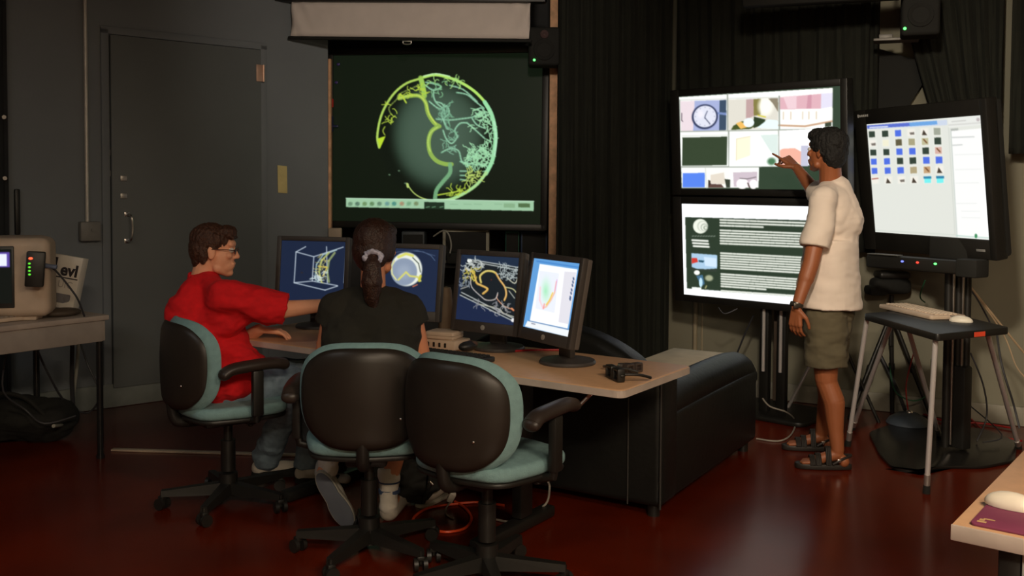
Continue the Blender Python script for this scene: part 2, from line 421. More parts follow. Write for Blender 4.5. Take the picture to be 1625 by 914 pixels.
#@@SCREENS
# ------------------------------------------------------------------ large rear projection display with the globe
RBIG = rotm(-10.3, -.5, .3); WB, HB = 1.72, 1.37
big = thing('projection_display', 'large dark projection screen showing a glowing green globe over a taskbar', 'screen', (-.583, 7.404, 1.831), RBIG)
fr = M()
fr.box((-WB/2+.015, 0, 0), (.05, .10, HB), bev=.006).box((WB/2-.015, 0, 0), (.05, .10, HB), bev=.006)
fr.box((0, 0, HB/2-.02), (WB, .10, .05), bev=.006).box((0, 0, -HB/2+.02), (WB, .10, .05), bev=.006).box((0, .06, 0), (WB-.02, .03, HB-.02))
obj('frame', fr, BLACK, big)
cv = Canvas(515, 60, 885, 375, (14, 22, 12), 2.4)
G = lambda p: T(p, 540, 100, 3.656); cv.curvy = True
cv.ell(694.5, 217.6, 97, 103, (12, 20, 12), .9)
for i in range(26):
    f = i/25; cv.ell(698-6*f, 214+3*f, 85*(1-.48*f), 99*(1-.48*f), (50+24*f**.5, 70+26*f**.5, 56+24*f**.5), .26, .30)
rn = random.Random(3)
YG, PG, WG = (188, 215, 70), (150, 222, 150), (165, 225, 175)
cv.line(G([(228, 492), (217, 430), (233, 330), (265, 250), (320, 170), (390, 115), (470, 88), (490, 78)]), 3.6, (178, 214, 96))
cv.poly(G([(218, 440), (266, 425), (232, 500)]), (190, 225, 50))
cv.line(G([(262, 420), (250, 395), (262, 370)]), 1.6, YG, .8)
cv.line(G([(300, 300), (285, 260), (330, 210), (345, 180), (420, 145), (470, 120)]), 2.2, (130, 150, 70), .7)
cv.line(G([(488, 80), (550, 66), (620, 78), (700, 108), (780, 158), (840, 218), (865, 260)]), 4.6, (185, 235, 110))
cv.line(G([(488, 74), (560, 60), (640, 75)]), 2, (200, 245, 180))
cv.line(G([(845, 225), (882, 290), (903, 370), (908, 440), (898, 520), (884, 580), (850, 645)]), 6.6, (158, 230, 172))
cv.line(G([(900, 340), (912, 440), (902, 540)]), 3, (185, 240, 200))
cv.line(G([(852, 640), (800, 705), (730, 755), (640, 795), (555, 800)]), 5, (175, 225, 150))
cv.line(G([(560, 770), (620, 760), (700, 745)]), 2, YG)
cv.line(G([(388, 700), (425, 752), (475, 785), (545, 803)]), 1.8, (185, 210, 110))
cv.line(G([(395, 720), (392, 705)]), 4, (190, 215, 120))
cv.line(G([(345, 205), (400, 192), (460, 190), (497, 225), (512, 290), (545, 345), (580, 368)]), 6.2, (150, 185, 80), .9)
cv.line(G([(345, 205), (400, 190), (460, 190), (500, 232), (520, 298), (560, 355)]), 2.4, (200, 225, 100), .8)
cv.line(G([(340, 210), (352, 180), (385, 230)]), 2.5, YG)
cv.line(G([(575, 368), (535, 395), (516, 450), (524, 520), (560, 568), (610, 588), (650, 590)]), 6.6, (148, 184, 84), .9)
cv.line(G([(570, 372), (528, 405), (512, 462), (525, 515)]), 2.2, (190, 222, 110), .7)
cv.line(G([(640, 590), (640, 640), (600, 690), (562, 740), (552, 795)]), 6.5, (120, 176, 128), .75)
cv.line(G([(470, 85), (482, 130), (492, 190)]), 8, (160, 205, 90), .85)
for pl in ([(500, 110), (560, 122), (590, 138), (545, 155), (500, 130)], [(545, 155), (545, 195), (562, 232), (600, 262)], [(520, 222), (580, 268), (620, 248), (637, 290), (604, 328), (622, 382)],
           [(560, 325), (640, 330), (715, 322), (780, 312), (822, 280)], [(680, 170), (740, 182), (790, 222), (842, 262)], [(640, 127), (720, 152), (800, 222)], [(600, 392), (618, 440), (650, 468), (682, 430), (668, 392), (700, 352), (742, 347)],
           [(742, 347), (792, 392), (846, 440)], [(590, 522), (640, 500), (690, 512), (708, 570), (742, 590)], [(700, 575), (770, 590), (860, 600)], [(800, 270), (830, 260), (850, 300), (820, 340)], [(590, 300), (610, 350), (630, 385)], [(700, 655), (730, 655)], [(700, 630), (735, 630)], [(700, 680), (735, 682)],
           [(860, 520), (820, 500), (780, 540), (720, 590)], [(770, 320), (800, 360), (850, 380)], [(610, 240), (590, 300)], [(560, 225), (600, 240), (610, 300)]):
    cv.line(G(pl), 2.6, (126, 182, 146), .75); cv.line([(x+rn.uniform(-1, 1), y+rn.uniform(-1, 1)) for x, y in G(pl)], 1.1, (170, 225, 190), .8)
gx = lambda x, y: (540+x/3.656, 100+y/3.656)
for cx, cy, rx, ry, n, c in ((800, 560, 70, 60, 60, WG), (775, 655, 35, 32, 26, (190, 215, 110)), (640, 460, 40, 60, 14, (130, 180, 150)), (820, 320, 40, 60, 34, WG), (800, 520, 60, 40, 30, WG), (870, 440, 20, 120, 30, WG), (640, 360, 30, 120, 16, (120, 175, 140)), (430, 160, 70, 18, 14, YG), (620, 105, 90, 8, 16, (170, 225, 130)), (690, 745, 40, 10, 14, YG), (560, 140, 40, 30, 10, (130, 190, 140)), (292, 280, 14, 60, 10, YG), (600, 300, 35, 50, 12, (120, 170, 140))):
    x, y = gx(cx, cy); squig(cv, rn, x, y, rx/3.656, ry/3.656, n, 1.3, c, .7, 3)
for x, y in ((343, 627), (288, 650), (380, 700)): cv.ell(*gx(x, y), 2.4, 1.6, (150, 190, 150), .6, .5)
cv.poly(G([(37, 785), (1132, 807), (1130, 864), (37, 836)]), (163, 205, 168))
cv.line(G([(37, 785), (1132, 807)]), 1.2, (200, 235, 205))
for i, x in enumerate((62, 103, 145, 187, 230, 275, 315, 360, 400, 443)):
    c = [(90, 120, 95), (60, 85, 75), (95, 125, 70), (75, 110, 60), (80, 110, 90), (90, 140, 150), (40, 120, 120), (190, 120, 90), (110, 160, 120), (110, 115, 70)][i]
    cv.ell(*gx(x, 818), 4.6, 4.2, c, .75, .5); cv.line(G([(x-12, 830), (x+12, 810)]), 1.5, (120, 160, 130), .6)
cv.poly(G([(490, 808), (607, 812), (607, 852), (490, 848)]), (30, 48, 34))
for x in (510, 545, 590): cv.line(G([(x-10, 840), (x+10, 836)]), 1.2, (110, 160, 120))
for x in (640, 720, 780, 900): cv.line(G([(x, 822), (x+45, 824)]), .8, (120, 160, 125), .7)
cv.poly(G([(955, 818), (1020, 820), (1020, 845), (955, 843)]), (140, 180, 140)); cv.poly(G([(1040, 818), (1108, 820), (1108, 844), (1040, 842)]), (85, 115, 75))
quad = [(527, 84), (869, 77), (863, 362), (526, 354)]
picture('picture_surface', cv, quad, WB-.05, HB-.05, (0, -.035, 0), big, 360, .95)
sw = M().box((-WB/2+.035, -.07, .27), (.035, .04, .07), bev=.008)
obj('red_clip', sw, mat('red_plastic', (.8, .04, .03), .5), big)
obj('blue_clip', M().box((-WB/2+.03, -.07, .11), (.05, .05, .13), bev=.015).box((-WB/2+.075, -.08, .09), (.05, .02, .02), bev=.006), mat('navy_plastic', (.02, .03, .09), .4), big)
for x, z in ((-.775, .57), (-.79, .43)): obj('reflection_bead', M().ell((x, -.05, z), (.014, .008, .012)), mat('reflection_violet', (.08, .06, .25), .3), big)  # reflections in the frame, modelled as small violet beads
# raw wood posts either side
for px, py0, Y, w, lab in ((524, 60, 7.45, .022, 'narrow raw wooden post left of the globe screen'), (877, 0, 7.2, .058, 'raw wooden post right of the globe screen')):
    p = aty(px, 300, Y)
    pm = M().box((0, 0, ZC/2 if w > .03 else 1.22), (w, .06, ZC-.004 if w > .03 else 2.436), bev=.003)
    for k in range(4): pm.cyl((0, -.029, .5+k*.6), (0, -.032, .5+k*.6), .004)
    o = solo('wooden_post', pm, WOOD, lab, 'post', 'wooden posts'); o.location = (p.x, p.y, .001)
# pull-down projector screen
RP = rotm(-10.8, 0, 2.0)
ps = thing('pull_down_screen', 'white pull-down projector screen, mostly rolled up, hanging above the globe picture', 'projector screen', (-.749, 6.9, 2.633), RP)
nx, nz = 60, 8; wS = 1.76; v = []; f = []
for j in range(nz+1):
    for i in range(nx+1):
        x = -wS/2+wS*i/nx; z = .135-.245*j/nz; e = abs(x)/(wS/2)
        y = .010*math.sin((abs(x)-.5*(z+.12))*55)*max(0, e-.72)/.28*(1 if e > .72 else 0)
        v.append((x, y, z))
for j in range(nz):
    for i in range(nx): a = j*(nx+1)+i; f.append((a, a+1, a+nx+2, a+nx+1))
sh = obj('screen_fabric', M().add(v, f), mat('screen_cloth', (.74, .66, .60), .85, noise_amt=.04), ps); m_ = sh.modifiers.new('s', 'SOLIDIFY'); m_.thickness = .002
obj('case', M().box((0, .0, .19), (1.98, .10, .11), bev=.02).box((0, -.052, .145), (1.98, .01, .02), bev=.003), BLACK, ps)
obj('bottom_bar', M().box((0, 0, -.123), (1.80, .03, .022), bev=.006), BLACKM, ps)
obj('pull_handle', M().tube([(-.03, 0, -.13), (-.025, 0, -.155), (.025, 0, -.155), (.03, 0, -.13)], .005).box((0, 0, -.137), (.07, .012, .008), bev=.002), STEEL, ps)
for x in (-.9, .9): obj('hanging_bracket', M().box((x, 0, .33), (.04, .04, .26), bev=.004), BLACKM, ps)
# wall speakers
def speaker(px, py, Y, w, h, d, yaw, led, label, tilt=0):
    p = aty(px, py, Y); t = thing('wall_speaker', label, 'speaker', p, rotm(yaw, tilt), 'black speakers')
    obj('cabinet', M().box((0, 0, 0), (w, d, h), bev=.02, seg=3), BLACKM, t)
    obj('speaker_cone', M().lathe([(w*.34, 0), (w*.33, .008), (w*.24, .004), (w*.1, -.02), (w*.09, -.008), (.002, -.004)], (0, -d/2-.002, -h*.1), R=Matrix.Rotation(math.pi/2, 3, 'X')), BLACKM, t)
    obj('tweeter', M().lathe([(w*.14, 0), (w*.13, .006), (w*.06, .0), (.002, .006)], (0, -d/2-.002, h*.30), R=Matrix.Rotation(math.pi/2, 3, 'X')), mat('tweeter_dome', (.08, .05, .05), .3), t)
    obj('power_light', M().ell((led[0], -d/2-.002, led[1]), (.009, .006, .009)), mat('led_green', (.05, .6, .1), .3, emis=(.1, 1, .15), estr=3), t)
    obj('bracket', M().box((0, d/2+.05, .05), (.05, .12, .05), bev=.004), BLACKM, t)
    return t
speaker(863, 76, 6.95, .22, .27, .2, 0, (-.07, -.10), 'black speaker with green light beside the top of the globe screen')
speaker(1460, 20, 5.75, .21, .29, .2, -20, (-.085, -.105), 'black speaker with green light high above the right-hand screens')

# ------------------------------------------------------------------ two stacked plasma displays
RPL = rotm(-42.5, 4.26, .2)
PLC = Vector((1.561, 6.132, 1.407))
nrm = RPL @ Vector((0, -1, 0))
def plquad_project(P):
    d = Vector(P)-CAMP; z = d.dot(FW); return (PPX+F*d.dot(RT)/z, PPY-F*d.dot(UP)/z)
def flat_panel(name, label, c, R, w, h, d, bez, cv, nx, strength, group=None, cat='screen', off=(0, 0), screen_size=None, body=BLACK, bname='bezel', quad=None, back=.05):
    t = thing(name, label, cat, c, R, group)
    sw, sh = (w-2*bez, h-2*bez) if screen_size is None else screen_size
    m = M(); ox, oz = off
    l, r = ox-sw/2+w/2, w/2-(ox+sw/2); tp, bt = h/2-(oz+sh/2), oz-sh/2+h/2
    m.box((-w/2+l/2, 0, 0), (l, d, h), bev=.006); m.box((w/2-r/2, 0, 0), (r, d, h), bev=.006)
    m.box((ox, 0, h/2-tp/2), (sw+.01, d, tp), bev=.006); m.box((ox, 0, -h/2+bt/2), (sw+.01, d, bt), bev=.006)
    obj(bname, m, body, t)
    obj('rear_housing', M().box((0, d/2+.0, 0), (w-.03, d, h-.03), bev=.012).box((0, d/2+back, 0), (w*.7, back*1.6, h*.6), bev=.02), body, t)
    if quad is None:
        quad = [plquad_project(Vector(c)+R @ Vector((ox+sx*sw/2, -d/2+.006, oz+sz*sh/2))) for sx, sz in ((-1, 1), (1, 1), (1, -1), (-1, -1))]
    picture('picture_surface', cv, quad, sw, sh, (ox, -d/2+.006, oz), t, nx, strength)
    return t
# upper picture
cv = Canvas(1060, 110, 1365, 325, (52, 66, 50), 2.2)
K = 5.076; q = lambda p: T(p, 1070, 130, K)
cv.poly(q([(48, 105), (1298, 45), (1300, 380), (715, 690), (712, 868), (85, 868)]), (248, 250, 246))
cv.poly(q([(62, 140), (440, 133), (442, 385), (72, 395)]), (165, 175, 215))
cv.poly(q([(62, 140), (180, 138), (170, 395), (72, 395)]), (232, 216, 222)); cv.poly(q([(385, 135), (440, 133), (442, 385), (385, 388)]), (60, 78, 100))
cv.poly(q([(300, 230), (440, 240), (442, 262), (360, 250)]), (120, 140, 190)); cv.line(q([(75, 240), (75, 300), (85, 310)]), 1.2, (90, 80, 90))
cv.ell(*q([(265, 272)])[0], 22, 21.5, (52, 60, 92)); cv.ell(*q([(266, 270)])[0], 19, 18.6, (222, 224, 238))
cv.ell(*q([(230, 250)])[0], 7, 9, (240, 236, 244), .8, .6)
for k in range(12):
    a = k*math.pi/6; x, y = 1070+266/K+15.5*math.sin(a), 130+270/K-15*math.cos(a); cv.ell(x, y, 1.2, 1.2, (150, 155, 180), .8, .5)
cv.line(q([(265, 285), (268, 265), (285, 225)]), 1.2, (60, 65, 95)); cv.line(q([(265, 280), (308, 332)]), 1.3, (70, 75, 100))
cv.poly(q([(455, 130), (860, 125), (864, 375), (462, 385)]), (222, 218, 206))
cv.poly(q([(600, 130), (660, 128), (665, 270), (600, 300)]), (190, 160, 158)); cv.poly(q([(660, 128), (720, 126), (720, 260), (665, 270)]), (132, 124, 70)); cv.ell(*q([(760, 190)])[0], 15, 20, (255, 253, 240), 1, .5)
cv.poly(q([(780, 125), (860, 123), (862, 240), (820, 170)]), (140, 130, 110)); cv.poly(q([(500, 350), (560, 315), (665, 300), (668, 360), (640, 378), (480, 385)]), (70, 84, 40))
cv.poly(q([(665, 275), (760, 300), (750, 340), (665, 372)]), (46, 62, 40)); cv.poly(q([(520, 330), (560, 315), (625, 360), (560, 378)]), (238, 188, 100)); cv.ell(*q([(625, 325)])[0], 9, 8, (235, 244, 248)); cv.poly(q([(690, 370), (780, 300), (860, 310), (864, 378)]), (232, 250, 252))
cv.line(q([(700, 265), (760, 280)]), 2, (210, 200, 60))
cv.poly(q([(872, 118), (1205, 92), (1205, 215), (875, 218)]), (222, 176, 186)); cv.poly(q([(900, 112), (1010, 104), (1010, 212), (940, 214)]), (236, 205, 212)); cv.poly(q([(1100, 100), (1130, 98), (1130, 212), (1090, 214)]), (205, 150, 165)); cv.poly(q([(1205, 90), (1295, 85), (1298, 200), (1205, 215)]), (226, 222, 240))
for x in (905, 965, 1060, 1110, 1170): cv.line(q([(x, 240), (x, 300)]), 1.6, (205, 175, 140), .7)
cv.line(q([(870, 350), (1080, 360), (1298, 320)]), 3, (200, 160, 130)); cv.poly(q([(1240, 335), (1292, 325), (1292, 362), (1240, 368)]), (60, 70, 55))
for pl in ([(50, 130), (440, 125)], [(450, 120), (860, 118)]): cv.line(q(pl), 1.2, (200, 200, 195))
for x in (448, 868): cv.line(q([(x, 70), (x+6, 385)]), 2.2, (150, 156, 146))
cv.line(q([(55, 130), (62, 395)]), 1.8, (150, 156, 146))
cv.line(q([(462, 395), (470, 690)]), 2.2, (150, 156, 146)); cv.line(q([(868, 385), (874, 690)]), 2.0, (170, 176, 166))
cv.poly(q([(455, 85), (1295, 45), (1295, 85), (455, 118)]), (252, 252, 250))
cv.line(q([(62, 395), (1290, 385)]), 2.0, (165, 170, 160)); cv.line(q([(80, 430), (470, 428)]), 1.2, (200, 205, 195), .8)
cv.poly(q([(83, 445), (450, 440), (452, 680), (85, 682)]), (54, 68, 48)); cv.line(q([(70, 692), (860, 694)]), 2.2, (150, 156, 146)); cv.line(q([(60, 440), (72, 690)]), 2, (165, 170, 160))
cv.poly(q([(470, 440), (865, 420), (868, 690), (470, 690)]), (250, 253, 250)); cv.poly(q([(530, 460), (640, 445), (640, 600), (530, 640)]), (250, 244, 215)); cv.line(q([(528, 640), (528, 460), (640, 440)]), 1.3, (225, 215, 180)); cv.poly(q([(720, 430), (862, 425), (862, 640), (800, 560)]), (218, 232, 226)); cv.ell(*q([(815, 650)])[0], 9, 8, (75, 120, 85), 1, .5)
cv.poly(q([(875, 395), (1300, 375), (1300, 680), (880, 690)]), (252, 250, 250)); cv.poly(q([(880, 560), (900, 545), (1000, 540), (1050, 570), (1050, 690), (885, 690)]), (240, 178, 158)); cv.poly(q([(1050, 520), (1110, 520), (1110, 690), (1050, 690)]), (195, 195, 215)); cv.ell(*q([(1010, 680)])[0], 6, 5, (255, 240, 180))
cv.poly(q([(90, 745), (272, 742), (274, 865), (92, 865)]), (88, 132, 236)); cv.poly(q([(280, 705), (480, 705), (480, 868), (300, 868)]), (246, 246, 240)); cv.poly(q([(300, 800), (320, 810), (330, 866), (300, 866)]), (60, 50, 45)); cv.poly(q([(320, 760), (430, 740), (440, 840), (320, 830)]), (225, 215, 200)); cv.poly(q([(300, 866), (320, 835), (410, 840), (430, 866)]), (92, 66, 60)); cv.poly(q([(435, 795), (480, 800), (480, 866), (450, 866)]), (55, 62, 50))
cv.poly(q([(500, 740), (700, 735), (700, 860), (510, 860)]), (205, 190, 200)); cv.ell(*q([(580, 835)])[0], 10, 9, (250, 246, 246)); cv.ell(*q([(670, 840)])[0], 7, 8, (250, 246, 246)); cv.line(q([(560, 790), (620, 795), (690, 780)]), 1.5, (120, 110, 115)); cv.line(q([(625, 830), (640, 866)]), 2, (80, 60, 60))
cv.poly(q([(715, 697), (1350, 690), (1350, 880), (715, 880)]), (50, 66, 50)); cv.poly(q([(1300, 30), (1380, 20), (1380, 880), (1300, 700)]), (52, 68, 54))
cv.poly(q([(484, 705), (500, 705), (512, 868), (490, 868)]), (250, 250, 248)); cv.line(q([(275, 700), (290, 868)]), 1.6, (210, 214, 206))
UPC = PLC+RPL @ Vector((0, 0, .36)); LOC_ = PLC+RPL @ Vector((0, 0, -.355))
flat_panel('wall_display', 'upper wide display showing a grid of camera windows with a wall clock', UPC, RPL, 1.22, .70, .09, .045, cv, 280, 1.12, 'stacked wide displays', off=(.012, .0), screen_size=(1.105, .61), quad=[(1080, 150), (1337, 136), (1341, 305), (1086, 302)])
# lower picture
cv = Canvas(1060, 300, 1365, 510, (252, 253, 255), 2.2)
q = lambda p: T(p, 1070, 305, 4.809)
cv.poly(q([(84, 178), (1320, 210), (1310, 780), (940, 785), (95, 738)]), (44, 58, 44))
rn = random.Random(5)
def para(x0, y0, x1, n, dy, slope, last):
    for i in range(n):
        y = y0+i*dy; xe = x0+(x1-x0)*(last if i == n-1 else rn.uniform(.97, 1)); x = x0
        while x < xe:
            L = rn.uniform(14, 60); xx = min(x+L, xe); cv.line(q([(x, y+(x-x0)*slope), (xx, y+(xx-x0)*slope)]), 2.7, (236, 238, 228)); cv.line(q([(x, y+6+(x-x0)*slope), (xx, y+6+(xx-x0)*slope)]), .9, (150, 160, 145), .6); x = xx+rn.uniform(5, 12)
para(362, 200, 1190, 3, 22, .035, .40); para(362, 282, 1180, 6, 20.5, .035, .98); para(364, 460, 1180, 7, 19.5, .045, .97); para(366, 622, 1180, 6, 19, .055, .42); para(366, 752, 1000, 1, 20, .05, 1.)
cv.ell(*q([(205, 250)])[0], 12.6, 12.4, (236, 240, 226)); 
for cx, cy, r, c in ((222, 250, 9.5, (190, 198, 182)), (226, 252, 8.4, (238, 240, 228)), (236, 258, 6.6, (160, 170, 155)), (238, 260, 5.4, (236, 240, 226)), (246, 262, 3.8, (130, 142, 126)), (248, 262, 2.6, (225, 230, 215)), (282, 262, 4.2, (44, 58, 44))): cv.ell(*q([(cx, cy)])[0], r, r, c, .9, .15)
for i in range(9): cv.line(q([(140+i*21, 330), (152+i*21, 326)]), 1.4, (150, 160, 148), .8)
for i in range(3): cv.line(q([(140+i*5, 360+i*23), (262+i*4, 366+i*23)]), 3.0, (238, 240, 232)); 
cv.poly(q([(132, 462), (336, 475), (334, 590), (134, 582)]), (168, 200, 226)); cv.poly(q([(134, 500), (175, 500), (185, 530), (134, 545)]), (205, 60, 50)); cv.poly(q([(230, 490), (330, 500), (330, 570), (240, 560)]), (205, 226, 244)); cv.poly(q([(190, 515), (235, 520), (225, 535), (190, 530)]), (40, 80, 100)); cv.poly(q([(134, 570), (190, 590), (334, 580), (330, 605), (134, 600)]), (50, 60, 50))
cv.ell(*q([(175, 614)])[0], 5, 4, (245, 245, 240)); cv.poly(q([(170, 640), (220, 630), (235, 700), (210, 720)]), (70, 110, 140)); cv.ell(*q([(205, 690)])[0], 3, 8, (190, 225, 240)); cv.ell(*q([(270, 655)])[0], 8, 6, (165, 170, 140), 1, .4); cv.poly(q([(135, 726), (210, 730), (208, 748), (135, 745)]), (240, 244, 240)); cv.line(q([(250, 715), (240, 735)]), 1.5, (200, 190, 130))
flat_panel('wall_display', 'lower wide display showing a dark web page of white text', LOC_, RPL, 1.22, .71, .09, .045, cv, 280, 1.12, 'stacked wide displays', off=(.012, .0), screen_size=(1.105, .615), quad=[(1082, 320), (1338, 326), (1336, 487), (1085, 468)])
# their floor stand
st = thing('display_stand', 'black floor stand with two chrome-edged poles under the stacked displays', 'stand', (1.72, 6.22, 0), rotm(-42.5))
p1, p2 = aty(1214, 600, 6.18), aty(1241, 600, 6.14); inv = rotm(-42.5).inverted()
for p in (p1, p2):
    l = inv @ (p-Vector((1.72, 6.22, 0)))
    obj('pole', M().box((l.x, l.y, .40), (.062, .05, .78), bev=.008), BLACK, st)
    obj('chrome_rail', M().cyl((l.x, l.y-.028, .29), (l.x, l.y-.028, .70), .011), TUBE, st)
obj('base_plate', M().prism(rrect(.62, .5, .06), .0, .03, bev=.01), BLACK, st)
obj('cable_duct', M().box((0, .03, .38), (.06, .03, .6), bev=.004), mat('duct_wood', (.10, .07, .05), .7), st)
# ------------------------------------------------------------------ touch display on its stand
RT_ = rotm(-69.8, 7.4, .3); TC = Vector((2.337, 5.466, 1.519))
cv = Canvas(1350, 150, 1600, 420, (226, 228, 220), 2.4); q = lambda p: T(p, 1360, 170, 3.973)
cv.poly(q([(590, 150), (800, 130), (815, 850), (605, 825)]), (250, 250, 248))
cv.poly(q([(70, 118), (570, 78), (570, 112), (75, 140)]), (205, 215, 232)); cv.poly(q([(72, 118), (505, 84), (508, 108), (74, 138)]), (90, 110, 205)); cv.poly(q([(330, 98), (505, 84), (508, 108), (335, 122)]), (110, 165, 225))
for x in range(90, 200, 14): cv.line(q([(x, 130-(x-90)*.06), (x+9, 129-(x-90)*.06)]), 2, (225, 230, 245))
cv.poly(q([(575, 70), (790, 50), (792, 110), (580, 128)]), (232, 233, 228)); cv.line(q([(580, 112), (790, 95)]), 1.5, (205, 205, 200)); cv.line(q([(600, 90), (690, 82)]), 1.2, (190, 190, 185)); cv.ell(*q([(770, 75)])[0], 3, 3, (190, 180, 180)); cv.poly(q([(590, 135), (640, 130), (640, 145), (590, 150)]), (150, 155, 150), .6)
for r_ in ((600, 190, 740, 185), (600, 240, 660, 236), (610, 300, 790, 296), (610, 395, 780, 392), (610, 480, 760, 480), (610, 610, 740, 612), (640, 660, 760, 664), (640, 700, 760, 706)): cv.line(q([r_[:2], r_[2:]]), 2.0 if r_[1] < 250 else 1.2, (205, 208, 206) if r_[1] < 250 else (232, 234, 232))
cv.line(q([(592, 150), (605, 825)]), 1.8, (205, 212, 206)); cv.line(q([(578, 130), (592, 810)]), 1.6, (212, 216, 208))
BLU, DRK, OLV = (80, 112, 225), (52, 66, 56), (168, 162, 128)
rows = [(172, [DRK, DRK, BLU, 'p', 'q', (160, 165, 150)]), (228, ['s', (240, 236, 210), (96, 90, 66), OLV, 'r', DRK]), (284, [DRK, DRK, BLU, BLU, DRK, 'f']), (340, [BLU, BLU, DRK, DRK, BLU, BLU]), (397, [BLU, BLU, BLU, (176, 162, 126), 'g', 'h']), (455, ['a', 'b', 'c', 'd', 'cy', 'cy'])]
for j, (y, cells) in enumerate(rows):
    for i, c in enumerate(cells):
        x = 100+i*80+(i > 3)*4+j*1.5; yy = y-(i*80)*(.045-.009*j)*1.1; s_ = 18+i*.7
        cv.poly(q([(x-s_-6, yy-s_-5), (x+s_+8, yy-s_-7), (x+s_+8, yy+s_+5), (x-s_-6, yy+s_+6)]), (238, 238, 228), .5)
        sq = [(x-s_, yy-s_), (x+s_, yy-s_-1), (x+s_, yy+s_), (x-s_, yy+s_+1)]
        if not isinstance(c, str): cv.poly(q(sq), c)
        else:
            base = {'f': (214, 176, 164), 'g': (196, 160, 120), 'r': (190, 186, 150), 'cy': (120, 240, 240)}.get(c, (240, 236, 226)); cv.poly(q(sq), base)
            if c == 'cy': cv.poly(q([(x-s_-4, yy-s_), (x+s_+4, yy-s_), (x+s_+4, yy-6), (x-s_-4, yy-6)]), (50, 130, 170))
            elif c in 'qhbd': cv.poly(q([(x-s_+4, yy+s_), (x-6, yy-s_+6), (x+s_-4, yy+s_)]), (70, 60, 50))
            elif c in 'psc': cv.poly(q([(x-10, yy), (x+s_, yy-4), (x+s_, yy+12), (x-4, yy+14)]), (120, 112, 104))
            elif c == 'a': cv.line(q([(x-s_, yy-8), (x+s_, yy-12)]), 1.6, (170, 90, 80))
            else: cv.line(q([(x-8, yy-12), (x+10, yy+8)]), 2.2, (120, 80, 50))
cv.line(q([(600, 815), (810, 838)]), 1.8, (190, 215, 205)); cv.ell(*q([(728, 822)])[0], 2.4, 4, (60, 140, 90)); cv.line(q([(100, 765), (590, 810)]), 1.4, (210, 216, 206))
tq = [(1378, 198), (1558, 182), (1565, 384), (1384, 365)]
tp = thing('touch_display', 'large black touch screen showing thumbnails of a file window, at far right', 'screen', TC, RT_)
def tloc(px, py):
    n_ = RT_ @ Vector((0, -1, 0)); p = onplane(px, py, TC+n_*.04, n_); return RT_.inverted() @ (p-TC)
tl, tr, br, bl = [tloc(*s) for s in tq]
sx0 = (tl.x+bl.x)/2; sx1 = (tr.x+br.x)/2; sz1 = (tl.z+tr.z)/2; sz0 = (bl.z+br.z)/2
m = M(); w_, h_ = 1.0, .85
m.box(((-w_/2+sx0)/2, 0, 0), (sx0+w_/2, .08, h_), bev=.008).box(((w_/2+sx1)/2, 0, 0), (w_/2-sx1, .08, h_), bev=.008)
m.box(((sx0+sx1)/2, 0, (h_/2+sz1)/2), (sx1-sx0+.01, .08, h_/2-sz1), bev=.008).box(((sx0+sx1)/2, 0, (-h_/2+sz0)/2), (sx1-sx0+.01, .08, sz0+h_/2), bev=.008)
obj('bezel', m, BLACK, tp)
obj('rear_housing', M().box((.01, .04, 0), (w_-.02, .07, h_-.02), bev=.02), BLACKM, tp)
picture('picture_surface', cv, tq, sx1-sx0, sz1-sz0, ((sx0+sx1)/2, -.034, (sz0+sz1)/2), tp, 210, 1.05)
lg = M()
for i in range(6): lg.box((-.46+i*.016, -.041, h_/2-.035), (.011, .002, .014 if i else .02), bev=.001)
obj('maker_badge', lg, mat('badge_silver', (.5, .5, .48), .4), tp)
obj('corner_badge', M().box((.40, -.041, -h_/2+.05), (.06, .002, .014), bev=.001), mat('badge_grey', (.25, .25, .24), .4), tp)
ts = thing('touch_display_stand', 'black column stand with chrome tubes carrying the touch screen', 'stand', (2.42, 5.30, 0), rotm(-60))
TSI = rotm(-60).inverted(); TSO = Vector((2.42, 5.30, 0))
for px in (1503, 1519, 1533):
    l = TSI @ (aty(px, 560, 5.32)-TSO); obj('pole', M().cyl((l.x, l.y, .03), (l.x, l.y, 1.2), .021), BLACK, ts)
for px in (1511, 1526):
    l = TSI @ (aty(px, 560, 5.30)-TSO); obj('chrome_tube', M().cyl((l.x, l.y, .05), (l.x, l.y, 1.12), .010), mat('chrome_dim', (.35, .33, .31), .3, metal=1), ts)
l = TSI @ (aty(1518, 650, 5.32)-TSO); obj('pole_sleeve', M().box((l.x, l.y, .26), (.14, .07, .46), bev=.01), BLACK, ts)
obj('neck_bracket', M().box((0, .02, 1.14), (.24, .1, .12), bev=.01).box((0, .05, 1.4), (.3, .03, .5), bev=.01), BLACKM, ts)
bpts = [TSI @ (atz(*p, 0)-TSO) for p in ((1378, 690), (1395, 725), (1415, 746), (1450, 752), (1500, 744), (1560, 745), (1610, 735), (1615, 705), (1560, 684), (1470, 678), (1410, 678))]
obj('base_plate', M().prism(rpoly([(p.x, p.y) for p in reversed(bpts)], .06), 0.001, .018, bev=.004), mat('base_gloss', (.012, .011, .010), .25), ts)
